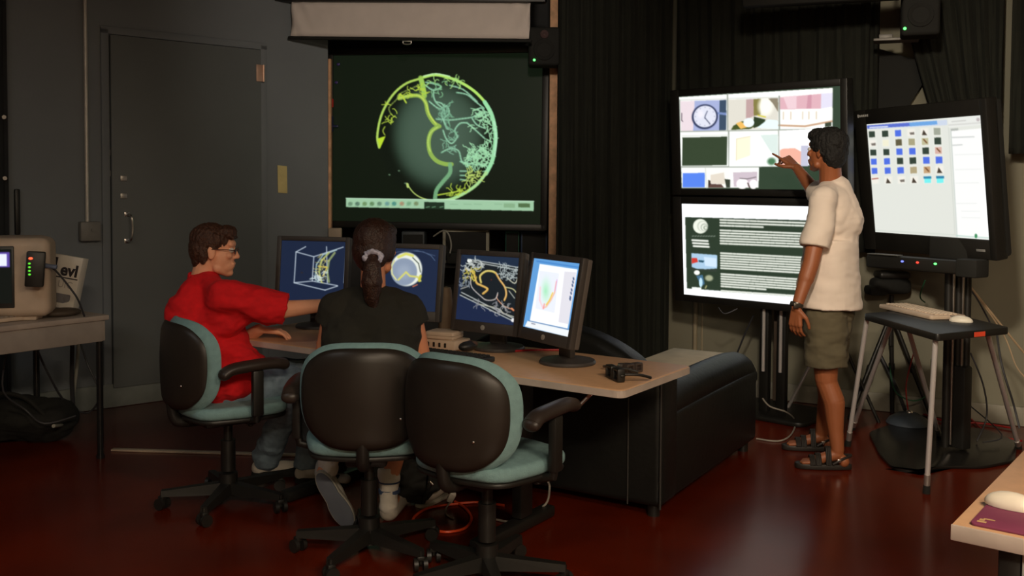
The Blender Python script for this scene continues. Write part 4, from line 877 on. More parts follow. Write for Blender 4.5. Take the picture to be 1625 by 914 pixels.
#@@CHAIRS
# ------------------------------------------------------------------ task chairs
def make_chair():
    t = thing('task_chair', '', 'chair')
    for k in range(5):
        a = math.radians(90+72*k+12); d = Vector((math.cos(a), math.sin(a), 0)); s = Vector((-d.y, d.x, 0))
        m = M(); p0, p1 = d*.03, d*.29
        z0a, z0b, z1a, z1b = .055, .108, .060, .086
        v = []
        for p, w, za, zb_ in ((p0, .028, z0a, z0b), (p1, .018, z1a, z1b)):
            v += [p-s*w+Vector((0, 0, za)), p+s*w+Vector((0, 0, za)), p+s*w*.8+Vector((0, 0, zb_)), p-s*w*.8+Vector((0, 0, zb_))]
        m.add(v, [(0, 1, 2, 3), (7, 6, 5, 4), (0, 4, 5, 1), (1, 5, 6, 2), (2, 6, 7, 3), (3, 7, 4, 0)])
        lg = obj('base_leg', m, BLACK, t)
        c = d*.285; cm = M()
        ax = Vector((math.cos(a+.9), math.sin(a+.9), 0))
        for sg in (-1, 1): cm.cyl(c+ax*sg*.010+Vector((0, 0, .027)), c+ax*sg*.026+Vector((0, 0, .027)), .026, n=20)
        cm.cyl(c+Vector((0, 0, .03)), c+Vector((0, 0, .08)), .009).box(c+Vector((0, 0, .052)), (.03, .03, .02), rotm(math.degrees(a+.9)), bev=.005)
        obj('caster', cm, BLACK, lg)
    obj('column', M().cyl((0, 0, .045), (0, 0, .15), .042).cyl((0, 0, .16), (0, 0, .30), .033).cyl((0, 0, .29), (0, 0, .42), .020), BLACK, t)
    obj('seat_mechanism', M().box((0, -.02, .405), (.16, .22, .05), bev=.012).cyl((.08, 0, .41), (.2, .02, .41), .006).ell((.205, .02, .41), (.02, .012, .012)), BLACK, t)
    seat = [(-.20, -.19), (0, -.225), (.20, -.19), (.245, .0), (.235, .19), (.0, .245), (-.235, .19), (-.245, .0)]
    obj('seat_pan', M().prism(rpoly(seat, .07), .425, .445, bev=.008).xf(), BLACK, t)
    sm = M().prism(rpoly([(x*1.02, y*1.02) for x, y in seat], .075, 6), .443, .495, bev=.022, seg=4)
    obj('seat', sm, TEAL, t)
    obj('back_bar', M().tube([(0, -.08, .41), (0, -.20, .41), (0, -.245, .44), (0, -.258, .545)], .024, n=12), BLACK, t)
    # backrest: curved shell behind, teal cushion in front
    def back(th0, th1, grow, nx=26, nz=22):
        m = M(); v = []; W_, H_ = .235+grow, .190+grow
        def P(u, w, off):
            # superellipse map from square to rounded outline, narrower at the bottom
            x = u*W_*(1-.10*max(0, -w)**1.5)*(1-.05*max(0, w)**3); z = w*H_
            k = (abs(u)**3.2+abs(w)**3.2)
            r = max(abs(u), abs(w)); s = r/(k**(1/3.2)) if k > 0 else 1
            x *= s; z *= s
            y = -.262+.085*(x/.23)**2 + off + .02*abs(z/.18)**2*.5
            return Vector((x, y, .672+z))
        for off in (th0, th1):
            for j in range(nz+1):
                for i in range(nx+1):
                    u = -1+2*i/nx; w = -1+2*j/nz; e = max(abs(u), abs(w))
                    o_ = off + (th1-th0)*(.42 if off == th0 else -.42)*max(0, (e-.78)/.22)**2
                    v.append(P(u, w, o_))
        N = (nx+1)*(nz+1); f = []
        for L_ in (0, 1):
            for j in range(nz):
                for i in range(nx):
                    k = L_*N+j*(nx+1)+i; q_ = (k, k+1, k+nx+2, k+nx+1); f.append(q_ if L_ == 0 else q_[::-1])
        rim = [i for i in range(nx+1)]+[j*(nx+1)+nx for j in range(1, nz+1)]+[nz*(nx+1)+i for i in range(nx-1, -1, -1)]+[j*(nx+1) for j in range(nz-1, 0, -1)]
        for a_, b_ in zip(rim, rim[1:]+rim[:1]): f.append((a_, b_, b_+N, a_+N))
        return m.add(v, f)
    bs = obj('backrest_shell', back(-.028, .006, 0), BLKSHELL, t, ang=60)
    obj('backrest_cushion', back(.004, .060, .014), TEAL, t, ang=60)
    obj('shell_screw', M().ell((.14, -.262, .60), (.005, .004, .005)), CHROME, bs)
    for s in (-1, 1):
        obj('arm_post', M().tube([(s*.12, .02, .425), (s*.22, .02, .425), (s*.275, .02, .44), (s*.285, .02, .50), (s*.285, .02, .655)], .017, n=12, smooth=False).box((s*.285, .02, .56), (.034, .05, .2), bev=.008), BLACK, t)
        am = M(); pts = [(s*.285, -.13, .655), (s*.285, -.09, .675), (s*.285, .02, .683), (s*.28, .10, .682), (s*.275, .15, .672)]
        am.tube(pts, .026, n=14); am.ell(pts[0], (.026, .022, .024)).ell(pts[-1], (.026, .022, .024))
        am.v = [Vector((p.x+(p.x-s*.283)*.35, p.y, p.z)) for p in am.v]
        obj('arm_pad', am, mat('arm_pad', (.035, .025, .020), .42), t)
    return t
def copy_tree(o, parent=None):
    c = o.copy(); COL.objects.link(c); c.parent = parent
    for ch in list(o.children): copy_tree(ch, c)
    return c
ch = make_chair(); ch['group'] = 'teal task chairs'
spots = [((-1.29, 4.36), -52, 'teal and black task chair in which the person in red sits'),
         ((-.560, 3.78), 3, 'teal and black task chair in which the woman in black sits'),
         ((-.085, 3.50), -36, 'empty teal and black task chair turned to the right, in the foreground')]
for i, ((x, y), yaw, lab) in enumerate(spots):
    o = ch if i == 0 else copy_tree(ch)
    o.location = (x, y, 0); o.rotation_euler = (0, 0, math.radians(yaw)); o['label'] = lab

#@@LEFTDESK
# ------------------------------------------------------------------ left desk and its things
LP = Vector((-2.142, 5.109, 0)); LX = Vector((.584, .812, 0)); RLD = rotm(math.degrees(math.atan2(LX.y, LX.x)))
ld = thing('office_desk', 'brown-grey table at the left edge carrying the white computer', 'desk', LP, RLD)
obj('desktop', M().prism([(-1.7, 0), (0, 0), (0, .72), (-1.7, .72)], .741, .77, bev=.006), mat('laminate_grey', (.40, .33, .28), .5), ld)
obj('apron', M().box((-.86, .02, .685), (1.66, .02, .11), bev=.003).box((-.02, .36, .685), (.02, .68, .11), bev=.003).box((-.86, .70, .685), (1.66, .02, .11), bev=.003), mat('apron_grey', (.34, .29, .25), .6), ld)
for x, y in ((-.035, .035), (-.035, .68), (-1.66, .035), (-1.66, .68)): obj('leg', M().cyl((x, y, 0), (x, y, .741), .017).cyl((x, y, 0), (x, y, .02), .022), mat('leg_black', (.03, .03, .03), .25, metal=.5), ld)
def L_(px, py, z=.77): return atz(px, py, z)
c = Vector((-2.72, 4.93, .7705)); RC = rotm(52)
c = aty(23, 490, 4.95); c = Vector((c.x, c.y, .7705))
RC = rotm(14)
pc_ = thing('desktop_computer', 'beige computer monitor with rounded back at the far left, on the left table', 'computer', c, RC)
pr = [(-.20, -.16), (.20, -.16), (.20, .02), (.13, .20), (-.13, .20), (-.20, .02)]
obj('housing', M().prism(rpoly(pr, .05, 6), .02, .42, bev=.045, seg=4), BEIGE, pc_)
obj('foot', M().box((0, 0, .012), (.26, .24, .024), bev=.008), BEIGE, pc_)
obj('dark_screen_panel', M().box((-.075, -.162, .225), (.23, .012, .31), bev=.006), BLACK, pc_)
cvp = Canvas(0, 0, 100, 90, (12, 16, 14), 2); cvp.rect(40, 5, 96, 30, (90, 70, 160)); cvp.rect(62, 8, 90, 28, (230, 235, 250)); cvp.rect(30, 36, 52, 60, (120, 120, 110)); cvp.line([(10, 70), (60, 72)], 2, (60, 60, 60))
picture('picture_surface', cvp, [(0, 0), (100, 0), (100, 90), (0, 90)], .21, .27, (-.075, -.170, .23), pc_, 60, 1.1)
t = thing('modem', 'black box with red and green lights fixed beside the left monitor', 'device', c+RC @ Vector((.215, -.07, .12)), RC @ rotm(68))
pm_ = aty(56, 427, 4.765); t.location = pm_-Vector((0, 0, .10)); t.rotation_euler = rotm(22).to_euler()
obj('housing', M().box((0, 0, .10), (.085, .05, .175), rotm(0, 0, 4), bev=.008), BLACK, t)
lm = M(); lm2 = M()
for i in range(4): obj('green_light', M().ell((-.024, -.027, .13-i*.018), (.006, .004, .005)), mat('led_green2', (.1, .5, .05), .3, emis=(.15, 1, .05), estr=.8), t)
obj('red_light', M().ell((-.018, -.027, .155), (.010, .004, .006)), mat('led_red2', (.5, .02, .02), .3, emis=(1, .08, .03), estr=2.5), t)
# white carton with letters
ec = Vector((-2.46, 5.28, .975)); RE = rotm(-5, -7, 9)
ec = aty(101, 447, 5.22)
bx = thing('paper_carton', 'white carton printed evl leaning beside the left computer', 'box', ec-Vector((0, 0, 0)), RE)
obj('carton', M().box((0, .03, 0), (.165, .06, .285), bev=.003), WHITE, bx)
obj('evl_print', text_mesh('evl', .088, .0006, .003).xf(XZ, (.020, -.0015, .062)), mat('print_dark', (.03, .025, .03), .7), bx, smooth=False)
pm = M().box((.01, -.001, .022), (.13, .0015, .006)).box((-.066, -.001, .09), (.018, .0015, .07))
obj('faint_print', text_mesh('UIC', .052, .0004).xf(XZ, (.012, -.0012, -.016)), mat('print_faint', (.42, .38, .34), .8), bx, smooth=False)
obj('printed_rule', pm, MATS['print_dark'], bx)
obj('printed_picture', M().prism(rpoly([(-.05, -.03), (.02, -.03), (.055, -.015), (.055, .02), (-.05, .02)], .008), 0, .001, R=XZ, c=(0, -.0005, -.085)).lathe([(.018, 0), (.012, .002)], (.035, -.001, -.09), n=20, R=XZ), mat('print_grey', (.20, .19, .20), .7), bx)
solo('audio_cable', M().tube([aty(72, 422, 4.85), aty(84, 426, 4.86), aty(96, 438, 4.9), aty(112, 458, 4.93), aty(124, 476, 4.95), L_(134, 502, .775)], .005), mat('cable_dark', (.04, .04, .045), .5), 'dark cable dropping across the white carton', 'cable')
solo('cable_plug', M().cyl(aty(70, 421, 4.84), aty(90, 424, 4.85), .011), mat('plug_blue', (.16, .2, .3), .4), 'blue-grey plug between the left computer and the white carton', 'plug')
# keyboard and papers
p = L_(20, 512); t = thing('keyboard', 'pale keyboard lying at the front of the left table', 'keyboard', (p.x-.1, p.y+.02, .7705), RLD)
obj('body', M().box((0, 0, .012), (.42, .14, .02), bev=.006), BEIGE, t)
km = M()
for r_ in range(5):
    for c_ in range(16): km.box((-.19+c_*.0245, -.05+r_*.024, .025), (.019, .019, .007), bev=.002, seg=1)
tag(obj('keys', km, mat('keys_dim', (.30, .25, .2), .6), t), kind='stuff')
p = L_(95, 503); solo('leather_pouch', M().ell((0, 0, .02), (.09, .06, .025)).ell((.05, .02, .015), (.06, .05, .02)).xf(RLD, Vector((p.x, p.y+.03, .7705))), mat('pouch_dark', (.07, .05, .035), .6), 'dark soft pouch lying in front of the white carton', 'pouch')
p = L_(150, 493); solo('paper_sheet', M().box((0, 0, .012), (.24, .12, .022), bev=.004).xf(RLD, LP+Vector((-.27, -.02, .7705))), mat('paper_dim', (.36, .30, .26), .8), 'flat stack of papers at the right end of the left table', 'papers')
# cables below the left desk
for i, (pts, r_, lab) in enumerate((([(55, 545, 5.2), (75, 590, 5.3), (105, 640, 5.5), (140, 655, 5.6), (158, 625, 5.6), (140, 580, 5.6), (128, 545, 5.6)], .006, 'black cable looping under the left table'),
        ([(125, 545, 5.7), (120, 600, 5.7), (112, 650, 5.6), (100, 672, 5.4), (85, 676, 5.2)], .010, 'thick pale cable hanging under the left table'),
        ([(10, 560, 5.1), (5, 620, 5.1), (40, 650, 5.2), (70, 672, 5.2), (120, 660, 5.3)], .005, 'thin dark cable on the floor at the far left'),
        ([(115, 545, 5.5), (114, 600, 5.6), (116, 645, 5.6)], .012, 'straight black cable under the left table'))):
    solo('power_cable', M().tube([aty(*p) for p in pts], r_), mat('cable_pale', (.30, .29, .24), .6) if i == 1 else MATS['cable_dark'], lab, 'cable')
p = atz(45, 700); bg = thing('black_bag', 'soft black bag on the floor under the left table', 'bag', p)
bm_ = M().ell((0, 0, .13), (.26, .18, .13)).ell((.12, .02, .10), (.16, .14, .10)).ell((-.14, 0, .12), (.16, .16, .13))
b_ = fused('bag_body', bm_, BLACKM, bg, (0, 0, 0), voxel=.012, folds=.03, fscale=5)
obj('strap', M().tube([(-.2, -.1, .2), (-.1, -.14, .30), (.05, -.14, .28), (.15, -.12, .18)], .012), BLACKM, bg)

#@@RIGHTDESK
# ------------------------------------------------------------------ near desk at the lower right
NP = Vector((.946, 2.042, 0)); NX = Vector((.62, .785, 0)).normalized(); RN_ = rotm(math.degrees(math.atan2(NX.y, NX.x))-90)   # local +Y along left edge, +X right
nd = thing('office_desk', 'beige desk corner in the lower right foreground with the purple pad', 'desk', NP, RN_)
obj('desktop', M().prism([(0, 0), (1.3, 0), (1.3, .9), (0, .9)], .704, .74, bev=.006), LAM, nd)
obj('desk_edge', M().box((.65, -.003, .722), (1.3, .006, .034), bev=.002), LAMEDGE, nd)
obj('apron', M().box((.71, .05, .60), (1.16, .02, .205), bev=.003), mat('apron_pale', (.52, .55, .52), .6), nd)
for x, y in ((.105, .07), (.105, .83), (1.22, .07), (1.22, .83)): obj('leg', M().box((x, y, .352), (.045, .045, .704), bev=.006), BLACK, nd)
p = atz(1545, 826, .74); mp = thing('mouse_pad', 'purple mouse pad near the corner of the foreground desk', 'mouse pad', (p.x, p.y, .7405), RN_)
a2 = atz(1548, 786, .74)
obj('pad', M().prism(rrect(.27, .225, .012), 0, .006, bev=.002).xf(None, (.135, .075, 0)), mat('pad_purple', (.20, .035, .085), .7), mp)
obj('pad_print', M().box((.02, -.018, .0065), (.018, .008, .001)).box((.018, -.004, .0065), (.010, .010, .001)).box((.03, .006, .0065), (.022, .005, .001)), mat('pad_gold', (.55, .36, .16), .5), mp)
p = atz(1600, 806, .747); t = thing('computer_mouse', 'white mouse resting on the purple pad', 'mouse', (p.x+.01, p.y+.004, .7475), RN_ @ rotm(-93))
mm = M(); mm.ell((0, 0, .004), (.030, .058, .030)); mm.v = [Vector((v.x, v.y, max(v.z, 0))) for v in mm.v]
obj('shell', mm, mat('mouse_white', (.82, .76, .64), .35), t); obj('button_gap', M().box((0, .035, .028), (.001, .03, .006)), GREYE, t)
#@@STOOLTABLE
# ------------------------------------------------------------------ folding table with silver legs
ZT = .80
tD, tA, tE = atz(1487, 530, ZT), atz(1370, 497, ZT), atz(1603, 519, ZT); tB = tA+(tE-tD)
ft = thing('folding_table', 'small black-topped table on splayed silver legs in front of the touch screen', 'table', (tD.x, tD.y, 0))
o0 = Vector((tD.x, tD.y, 0))
def rel(p): return Vector(p)-o0
pl = [rel(p) for p in (tD, tE, tB, tA)]
obj('tabletop', M().prism(rpoly([(p.x, p.y) for p in pl], .03), ZT-.035, ZT, bev=.006), BLACK, ft)
obj('orange_sticker', M().box((0, 0, 0), (.075, .003, .022)).xf(rotm(math.degrees(math.atan2((tE-tD).y, (tE-tD).x))), rel(tD+(tE-tD)*.55)+Vector((.004, -.008, -.018))), mat('sticker_orange', (.85, .08, .03), .6), ft)
legs = [(tD+Vector((.02, .06, -.03)), atz(1470, 783)), (tA+Vector((.02, .0, -.03)), atz(1345, 708)), (tE+Vector((-.10, .02, -.03)), atz(1617, 712)),
        (Vector((1.99, 5.02, ZT-.03)), atz(1352, 682)), (Vector((2.08, 5.06, ZT-.03)), atz(1492, 697))]
for i, (a, b) in enumerate(legs):
    a = rel(a); b = rel(b); d = (b-a).normalized()
    lg = obj('leg', M().cyl(a, b-d*.085, .0125), TUBE, ft)
    obj('leg_joint', M().cyl(b-d*.10, b-d*.04, .015), STEEL, lg); obj('rubber_foot', M().cyl(b-d*.045, b, .016, .018), BLACKM, lg)
p = atz(1466, 492, ZT+.01); yk = math.degrees(math.atan2((tA-tD).y, (tA-tD).x))+180
kc = [atz(*q_, ZT+.01) for q_ in ((1396, 492), (1484, 514), (1536, 498), (1434, 478))]
kd = (kc[1]-kc[0]+kc[2]-kc[3])/2; yk = math.degrees(math.atan2(kd.y, kd.x)); kc0 = sum(kc, Vector())/4
kb = thing('keyboard', 'beige keyboard on the small black table by the touch screen', 'keyboard', (kc0.x, kc0.y, ZT+.001), rotm(yk))
L1 = min(kd.length, .50); obj('body', M().prism(rrect(L1, .20, .015), 0, .022, bev=.006), BEIGE, kb)
km = M()
for r_ in range(5):
    for c_ in range(17): km.box((-L1/2+.03+c_*(L1-.06)/16, -.055+r_*.026, .025), (.8*(L1-.06)/17, .019, .008), bev=.002, seg=1)
tag(obj('keys', km, mat('keys_beige', (.62, .50, .38), .6), kb), kind='stuff')
p = atz(1528, 512, ZT); t = thing('computer_mouse', 'pale mouse beside the beige keyboard on the small black table', 'mouse', (p.x, p.y+.02, ZT+.001), rotm(60))
mm = M().ell((0, 0, .004), (.030, .055, .028)); mm.v = [Vector((v.x, v.y, max(v.z, 0))) for v in mm.v]
obj('shell', mm, MATS['mouse_white'], t); obj('button_gap', M().box((0, .035, .026), (.001, .03, .006)), GREYE, t)
# camera tripod with black case between the man and the touch screen
tr = thing('black_tripod', 'black tripod carrying a black rounded case behind the standing man', 'tripod', (2.46, 6.22, 0))
hub = Vector((0, 0, .66))
for dx, dy in ((-.30, -.12), (.22, -.14), (.04, .05)): obj('leg', M().cyl(hub, (dx, dy, .0), .014).cyl((dx*.5, dy*.5, .33), (dx*.55, dy*.55, .29), .019), BLACK, tr)
obj('centre_column', M().cyl((0, 0, .45), (0, 0, .78), .014), BLACK, tr)
cs = thing('equipment_pouch', 'rounded black case resting on the tripod beside the small table', 'case', (2.44, 6.2, .782))
obj('case_body', M().box((0, 0, .06), (.24, .14, .10), bev=.035, seg=4).box((-.09, 0, .03), (.12, .13, .06), bev=.02), BLACKM, cs)
obj('case_lid', M().box((.01, 0, .13), (.20, .13, .05), bev=.02, seg=3), BLACK, cs)
# silver leg of another tripod behind the man
tr = thing('silver_tripod', 'slim tripod with one silver leg visible behind the standing man', 'tripod', (2.05, 6.12, 0))
for (a, b, m__) in (((0, 0, .62), aty(1247, 655, 6.28)-Vector((2.05, 6.12, 0)), TUBE), ((0, 0, .62), Vector((.26, -.12, .0)), BLACK), ((0, 0, .62), Vector((.0, .16, .0)), BLACK)):
    b = Vector(b); b.z = max(b.z, 0.0); obj('leg', M().cyl(a, b, .011), m__, tr)
obj('tripod_head', M().cyl((0, 0, .58), (0, 0, .70), .022), BLACK, tr)

#@@CABLES
# ------------------------------------------------------------------ things lying on the floor
ORC = mat('cable_orange', (.95, .09, .02), .4)
def fl(px, py, z=.006): return atz(px, py, z)
solo('orange_cable', M().tube([fl(800, 802), fl(760, 797), fl(720, 800), fl(680, 806), fl(658, 820), fl(655, 832)], .006), ORC, 'orange cable curving over the floor beneath the chairs, left strand', 'cable', 'orange cables on the floor')
solo('orange_cable', M().tube([fl(722, 796), fl(738, 806), fl(748, 822), fl(738, 838), fl(712, 844), fl(690, 842)], .006), ORC, 'orange cable looping on the floor right of the small white plug', 'cable', 'orange cables on the floor')
solo('orange_cable', M().tube([aty(824, 772, 4.1), aty(836, 773, 4.1), aty(838, 780, 4.1)], .005), ORC, 'short orange cable end behind the foreground chair', 'cable', 'orange cables on the floor')
CG = mat('cable_white', (.34, .31, .26), .5)
solo('pale_cable', M().tube([fl(785, 824), fl(815, 828), fl(836, 818), aty(866, 800, 4.2), aty(872, 775, 4.3), aty(870, 765, 4.3)], .005), CG, 'pale thin cable rising from the floor under the desk', 'cable')
pp = fl(716, 806, 0); pl_ = thing('power_plug', 'small white plug and wires on the floor beneath the foreground chair', 'plug', pp)
obj('plug_body', M().box((0, 0, .05), (.03, .025, .05), rotm(0, 20, 25), bev=.006), WHITE, pl_)
obj('plug_wire', M().tube([(0, 0, .03), (-.02, -.03, .01), (-.015, -.10, .006), (.02, -.15, .006)], .004).tube([(.0, 0, .07), (.02, .02, .14), (.0, .05, .22)], .004), CG, pl_)
for i, (pts, lab) in enumerate((([(1210, 632), (1222, 645), (1250, 655), (1262, 670), (1255, 690), (1235, 700), (1200, 696)], 'white cable looping around the foot of the display stand'),
       ([(1215, 660), (1232, 664), (1255, 662), (1275, 655)], 'white cable on the floor right of the display stand'),)):
    solo('white_cable', M().tube([fl(*p) if k not in (0, 1, 2) else aty(p[0], p[1], 5.9) for k, p in enumerate(pts)] if i == 0 else [fl(*p) for p in pts], .005), CG, lab, 'cable')
BC = MATS['cable_dark']; RC_ = mat('cable_red_dim', (.45, .02, .02), .5); TC_ = mat('cable_tan', (.42, .30, .18), .6); GC_ = mat('cable_green', (.03, .16, .07), .6)
def rope(pts, r_, m__, label):
    solo('hanging_cable', M().tube([aty(*p) for p in pts], r_), m__, label, 'cable')
rope([(1540, 455, 5.4), (1580, 505, 5.4), (1625, 560, 5.4)], .006, TC_, 'tan cable sloping down to the right from the touch screen, upper strand')
rope([(1545, 462, 5.4), (1592, 530, 5.4), (1612, 580, 5.35), (1628, 600, 5.3)], .004, TC_, 'tan cable sloping down to the right from the touch screen, lower strand')
rope([(1540, 560, 5.5), (1560, 610, 5.5), (1566, 660, 5.5), (1550, 700, 5.45)], .005, BC, 'black cable curving down beside the touch screen column')
rope([(1582, 530, 5.5), (1590, 580, 5.4), (1608, 640, 5.35), (1618, 680, 5.3)], .006, BC, 'black cable hanging at the right edge behind the silver leg')
rope([(1520, 440, 5.5), (1548, 470, 5.5), (1575, 520, 5.5)], .005, BC, 'black cable leaving the control bar towards the right')
rope([(1450, 560, 6.0), (1438, 610, 6.0), (1441, 650, 5.9)], .004, RC_, 'red cable hanging behind the small black table')
rope([(1468, 445, 5.8), (1460, 470, 5.9), (1468, 480, 6.)], .004, GC_, 'green cable below the control bar')
rope([(1412, 580, 6.2), (1420, 620, 6.1), (1450, 636, 6.0), (1475, 620, 6.0), (1478, 570, 6.0)], .004, GC_, 'green cable drooping behind the small black table')
rope([(1196, 500, 6.3), (1182, 530, 6.35), (1168, 565, 6.4)], .006, BC, 'black cable slanting down left of the display stand')
rope([(1170, 490, 6.2), (1150, 498, 6.2), (1140, 488, 6.2)], .004, BC, 'black cable curling beneath the lower wide display')
rope([(1395, 560, 6.3), (1420, 610, 6.2), (1436, 650, 6.0)], .012, BC, 'thick black cable running down to the blue-grey box')
rope([(1505, 612, 5.9), (1535, 640, 5.8), (1590, 690, 5.45), (1560, 702, 5.35)], .004, BC, 'thin black cable near the right baseboard')
for k, (pts, lab) in enumerate((([(1460, 655), (1500, 668), (1560, 672), (1610, 680)], 'red cable along the floor by the right baseboard'), ([(1540, 664), (1570, 690), (1600, 696), (1622, 700)], 'red cable coiled at the right end of the floor'), ([(1430, 655), (1450, 648), (1475, 662), (1500, 690)], 'red cable around the blue-grey box on the floor'))):
    solo('red_cable', M().tube([fl(*p, .012) for p in pts], .006), RC_, lab, 'cable')
p = atz(1441, 676); t = thing('floor_device', 'domed blue-grey box on the floor behind the small black table', 'device', p)
obj('housing', M().lathe([(.12, 0), (.13, .02), (.11, .05), (.06, .08), (.02, .09), (.001, .092)], n=32), mat('dome_slate', (.06, .075, .095), .35), t)
obj('cable_clip', M().ell((0, -.02, .09), (.02, .015, .015)), CHROME, t)

#@@PEOPLE
# ------------------------------------------------------------------ people
def Jp(px, py, Y): return aty(px, py, Y)
def hand(m, wrist, d, n, thumb, curl=.5, sc=1., curls=None, spread=.09):
    d = Vector(d).normalized(); n = Vector(n); n = (n-d*n.dot(d)).normalized(); s = d.cross(n)*thumb
    w = Vector(wrist)
    offs = [.030, .010, -.011, -.029]; lens = [.072, .080, .074, .058]
    for i in range(4):
        k = w+d*.088*sc+s*offs[i]*sc*.95; k0 = w+d*.012*sc+s*offs[i]*sc*.5
        m.cap(k0, k, .0155*sc, .0125*sc, n=10)
        c = curl if curls is None else curls[i]
        dd = (d+s*(offs[i]/.03)*spread).normalized(); p = k; r = .0088*sc
        for j, fl_ in enumerate((.45, .31, .24)):
            c_ = c*(.7, 1.0, .8)[j]; ax = dd.cross(n).normalized()
            dd = Matrix.Rotation(c_, 3, ax) @ dd; 
            nn = Matrix.Rotation(c_, 3, ax) @ n
            p2 = p+dd*lens[i]*fl_*sc; m.cap(p, p2, r, r*.9, n=10); p = p2; r *= .9
            n_use = nn
    b = w+d*.022*sc+s*.026*sc
    t1 = b+(d*.60+s*.62+n*.25).normalized()*.040*sc; t2 = t1+(d*.88+s*.28+n*.3).normalized()*.030*sc; t3 = t2+(d*.95+s*.05+n*.35).normalized()*.024*sc
    m.cap(b, t1, .0145*sc, .011*sc, n=10); m.cap(t1, t2, .0105*sc, .0095*sc, n=10); m.cap(t2, t3, .0095*sc, .008*sc, n=10)
def head(m, c, R, s=1.):
    def P(x, y, z): return Vector(c)+R @ Vector((x*s, y*s, z*s))
    m.ell(P(0, -.018, .035), (.073*s, .093*s, .085*s), R)
    m.ell(P(0, .022, -.02), (.062*s, .066*s, .088*s), R)
    m.ell(P(0, .045, -.060), (.047*s, .045*s, .045*s), R)
    m.ell(P(0, .068, -.095), (.022*s, .020*s, .018*s), R)            # chin
    m.cap(P(-.04, .02, -.075), P(0, .062, -.098), .022*s, .018*s); m.cap(P(.04, .02, -.075), P(0, .062, -.098), .022*s, .018*s)
    m.ell(P(0, .070, .040), (.050*s, .020*s, .022*s), R)             # brow
    m.cap(P(0, .084, .020), P(0, .102, -.018), .007*s, .011*s); m.ell(P(-.010, .092, -.022), .008*s).ell(P(.010, .092, -.022), .008*s)
    m.cap(P(-.018, .086, -.052), P(.018, .086, -.052), .008*s); m.cap(P(-.015, .083, -.063), P(.015, .083, -.063), .009*s)
    for k in (-1, 1):
        m.ell(P(k*.040, .068, -.012), (.020*s, .016*s, .018*s), R)   # cheek
        m.ell(P(k*.074, -.004, -.005), (.008*s, .018*s, .031*s), R @ rotm(k*14)); m.ell(P(k*.080, -.012, .008), (.006*s, .012*s, .018*s), R @ rotm(k*25))
def neck(m, c, R, base, r=.056, s=1.):
    m.cap(Vector(c)+R @ Vector((0, -.035*s, -.045*s)), base, r*.98, r*1.06)
def eyes(c, R, parent, o0, s=1.):
    for k in (-1, 1):
        e = obj('eye', M().ell(Vector(c)+R @ Vector((k*.031*s, .077*s, .012*s))-Vector(o0), .0125*s), mat('eye_white', (.7, .68, .62), .3), parent)
        obj('iris', M().ell(Vector(c)+R @ Vector((k*.031*s, .0868*s, .012*s))-Vector(o0), .0052*s), mat('iris_dark', (.03, .02, .015), .2), e)
def torso(m, pel, chest, neckb, shL, shR, side, fwd, k=1., fat=1.):
    """side: unit vector to the person's left-right axis, fwd: facing"""
    side = Vector(side).normalized(); fwd = Vector(fwd).normalized(); up = (Vector(neckb)-Vector(pel)).normalized()
    R = Matrix((side, fwd, side.cross(fwd))).transposed()
    pel, chest, neckb = Vector(pel), Vector(chest), Vector(neckb)
    m.ell(pel, (.165*k, .125*k*fat, .12*k), R); w = pel.lerp(chest, .5); m.ell(w, (.150*k, .115*k*fat, .16*k), R)
    m.ell(chest, (.165*k, .120*k*fat, .17*k), R); m.ell(chest.lerp(neckb, .5), (.150*k, .095*k*fat, .11*k), R)
    for s_ in (shL, shR): m.cap(chest.lerp(neckb, .62), s_, .065*k, .058*k); m.cap(neckb-up*.01, s_, .045*k, .052*k); m.cap(chest.lerp(pel, .15)+(Vector(s_)-chest)*.35, s_, .085*k, .058*k)
def hairfn(c, amp, fs, seed=0):
    c = np.array(c)
    def f(co, no):
        d = np.array([noise.noise(Vector((p[0]*fs+seed, p[1]*fs, p[2]*fs*.45))) + .5*noise.noise(Vector((p[0]*fs*2.3, p[1]*fs*2.3+seed, p[2]*fs))) for p in co.tolist()])
        return co+no*(d*amp)[:, None]
    return f

